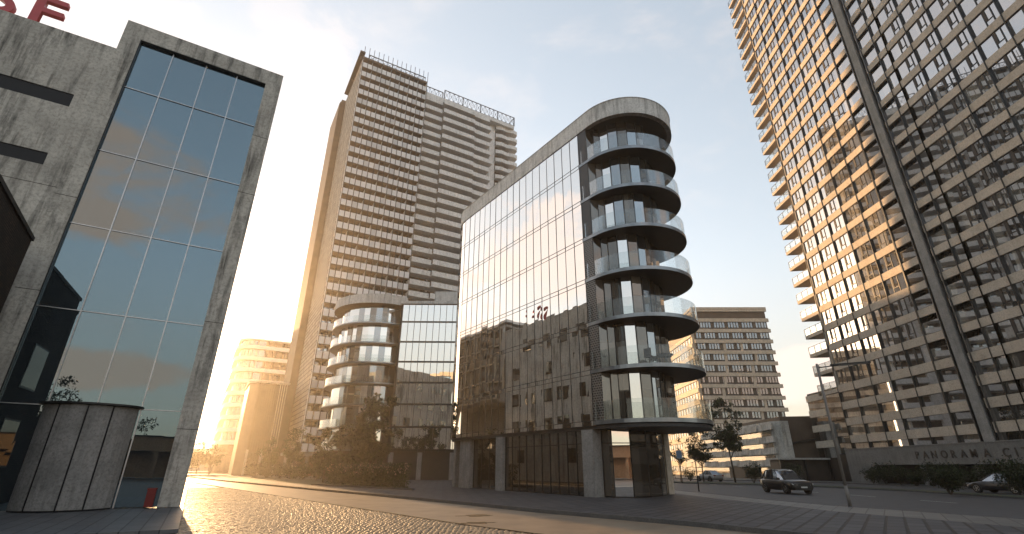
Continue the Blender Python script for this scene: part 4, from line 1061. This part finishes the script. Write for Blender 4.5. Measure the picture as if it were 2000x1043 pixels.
# ================================================================ cars
def car(x,y,az,paint,label,kind=0,group=None):
    """local x forward"""
    e=empty('parked_car' if kind else 'black_car',(x,y,ROAD),pi/2-radians(az),label=label,category='car')
    if kind: e['group']='cars parked along the avenue'
    H=1.66 if kind==0 else 1.48; HB=.98 if kind==0 else .9
    # body side profile: x, bottom z, belt z, half width
    st=[(-2.22,.52,.86,.70),(-2.14,.34,HB+.0,.84),(-1.7,.27,HB+.02,.91),(-.9,.24,HB,.925),(0,.24,HB-.01,.93),(.8,.24,HB-.03,.925),(1.0,.24,HB-.03,.92),(1.5,.26,HB-(.04 if kind==0 else .10),.91),(1.95,.28,HB-(.09 if kind==0 else .19),.87),(2.16,.32,HB-(.17 if kind==0 else .30),.79),(2.24,.40,.62 if kind else .72,.66)]
    b=MB(); rings=[]
    for (xx_,zb,zt,hw_) in st:
        pr=[(hw_*.86,zb),(hw_*.985,zb+.10),(hw_,(zb+zt)/2-.02),(hw_*.985,zt-.10),(hw_*.93,zt-.02),(hw_*.6,zt+.035),(0,zt+.055)]
        ring=[(xx_,a_,z_) for a_,z_ in pr]+[(xx_,-a_,z_) for a_,z_ in pr[-2::-1]]
        rings.append([b.vert(q) for q in ring])
    n=len(rings[0])
    for r0,r1 in zip(rings[:-1],rings[1:]):
        for i in range(n): j=(i+1)%n; b.face((r0[i],r0[j],r1[j],r1[i]),0,True)
    b.face(rings[0][::-1]); b.face(rings[-1]); b.build('body',paint,e)
    # cabin
    zr=H; c0=[(-2.02,.80),(-1.95,.80),(.98,.80)]
    base=[(-2.0,.74),(-1.2,.85),(-.2,.86),(.55,.85),(1.12,.72)] if kind==0 else [(-1.75,.70),(-1.1,.82),(-.2,.84),(.5,.83),(1.10,.70)]
    roof=[(-1.55,.60),(-1.15,.66),(-.3,.68),(.05,.67),(.32,.58)] if kind==0 else [(-1.05,.56),(-.8,.62),(-.3,.64),(-.05,.63),(.2,.55)]
    zb_=[HB-.02,HB,HB-.01,HB-.03,HB-.03]; zr_=[zr-.07,zr-.02,zr,zr-.02,zr-.07]
    def P3(k,side,top):
        return ((roof[k][0],side*roof[k][1],zr_[k]) if top else (base[k][0],side*base[k][1],zb_[k]))
    for s_ in(1,-1):
        g=MB()
        for k_ in range(4): g.poly([P3(k_,s_,0),P3(k_+1,s_,0),P3(k_+1,s_,1),P3(k_,s_,1)][::s_])
        g.build('side_window',M['carglass'],e)
    g=MB(); g.poly([P3(4,1,0),P3(4,-1,0),P3(4,-1,1),P3(4,1,1)]); g.build('windscreen',M['carglass'],e)
    g=MB(); g.poly([P3(0,-1,0),P3(0,1,0),P3(0,1,1),P3(0,-1,1)]); g.build('rear_window',M['carglass'],e)
    g=MB()
    for k_ in range(4): g.poly([P3(k_,1,1),P3(k_+1,1,1),(roof[k_+1][0],0,zr_[k_+1]+.05),(roof[k_][0],0,zr_[k_]+.05)],0,True); g.poly([(roof[k_][0],0,zr_[k_]+.05),(roof[k_+1][0],0,zr_[k_+1]+.05),P3(k_+1,-1,1),P3(k_,-1,1)],0,True)
    for s_ in(1,-1):
        for k_ in (0,1,2,4): g.tube(P3(k_,s_,0),P3(k_,s_,1),.045 if k_ in(0,4) else .03,None,6)
        for k_ in range(4): g.tube(P3(k_,s_,1),P3(k_+1,s_,1),.035,None,6); g.tube(P3(k_,s_,0),P3(k_+1,s_,0),.022,None,6)
    g.build('roof',paint,e)
    for sx in(-1.36,1.36):
        for s_ in(1,-1):
            wv=MB(); wv.tube((sx,s_*.70,.345),(sx,s_*.925,.345),.345,.345,20); wo_=wv.build('wheel',M['tyre'],e)
            rb=MB()
            for q in range(5):
                a_=q*2*pi/5; rb.tube((sx,s_*.93,.345),(sx+.2*cos(a_),s_*.93,.345+.2*sin(a_)),.035,.03,4)
            for q in range(16):
                a_,c_=q*2*pi/16,(q+1)*2*pi/16; rb.tube((sx+.215*cos(a_),s_*.93,.345+.215*sin(a_)),(sx+.215*cos(c_),s_*.93,.345+.215*sin(c_)),.018,None,4)
            rb.build('rim',M['rim'],wo_)
            ab=MB(); pts=[(sx+.40*cos(radians(a_)),.345+.40*sin(radians(a_))) for a_ in range(-10,191,20)]
            for p0_,p1_ in zip(pts[:-1],pts[1:]): ab.tube((p0_[0],s_*.905,p0_[1]),(p1_[0],s_*.905,p1_[1]),.035,None,5)
            ab.build('wheel_arch',M['dark'],e)
    for s_ in(1,-1):
        hb=MB(); hb.v+=[(2.06,s_*.52,.64),(2.03,s_*.80,.66),(1.99,s_*.84,.75),(2.06,s_*.52,.73),(2.25,s_*.5,.63),(2.18,s_*.79,.65),(2.14,s_*.82,.74),(2.23,s_*.5,.72)]
        for q in((0,1,2,3),(7,6,5,4),(0,4,5,1),(1,5,6,2),(2,6,7,3),(3,7,4,0)): hb.face(q)
        hb.build('headlight',M['lens'],e)
        tl_=MB(); tl_.box(-2.23,-2.05,s_*.52,s_*.82,.74,.90); tl_.build('tail_light',M['tail'],e)
        mm=MB(); mm.box(.72,.88,s_*.93,s_*1.1,HB-.02,HB+.13); mm.build('mirror',paint,e)
    gb=MB(); gb.box(2.1,2.262,-.46,.46,.42,.64); gb.box(2.12,2.23,-.62,.62,.28,.38); gb.build('grille',M['dark'],e)
    pb=MB(); pb.box(2.263,2.275,-.24,.24,.44,.54); pb.build('number_plate',M['lens'],e)
    return e
car(21.45,41.3,176,M['carblack'],'black SUV driving on the avenue between the shrub and the street lamp')
car(29.6,78.5,345,M['carsilver'],'small silver car with a sunlit windscreen parked beyond the airy trees',1)
car(39.6,42.6,348,M['carnavy'],'dark car half hidden by the shrubs at the right picture edge',1)

# ================================================================ air
hz=MB(); hz.box(-470,470,-470,470,-1.3,114)
ht=bpy.data.materials.new('warm_haze'); ht.use_nodes=True; tt=ht.node_tree; tt.nodes.clear()
o_=tt.nodes.new('ShaderNodeOutputMaterial'); vp=tt.nodes.new('ShaderNodeVolumePrincipled')
vp.inputs['Color'].default_value=(1,.92,.80,1); vp.inputs['Density'].default_value=.00042; vp.inputs['Anisotropy'].default_value=.78
tt.links.new(vp.outputs[0],o_.inputs['Volume'])
hz.build('haze',ht,None,kind='stuff')
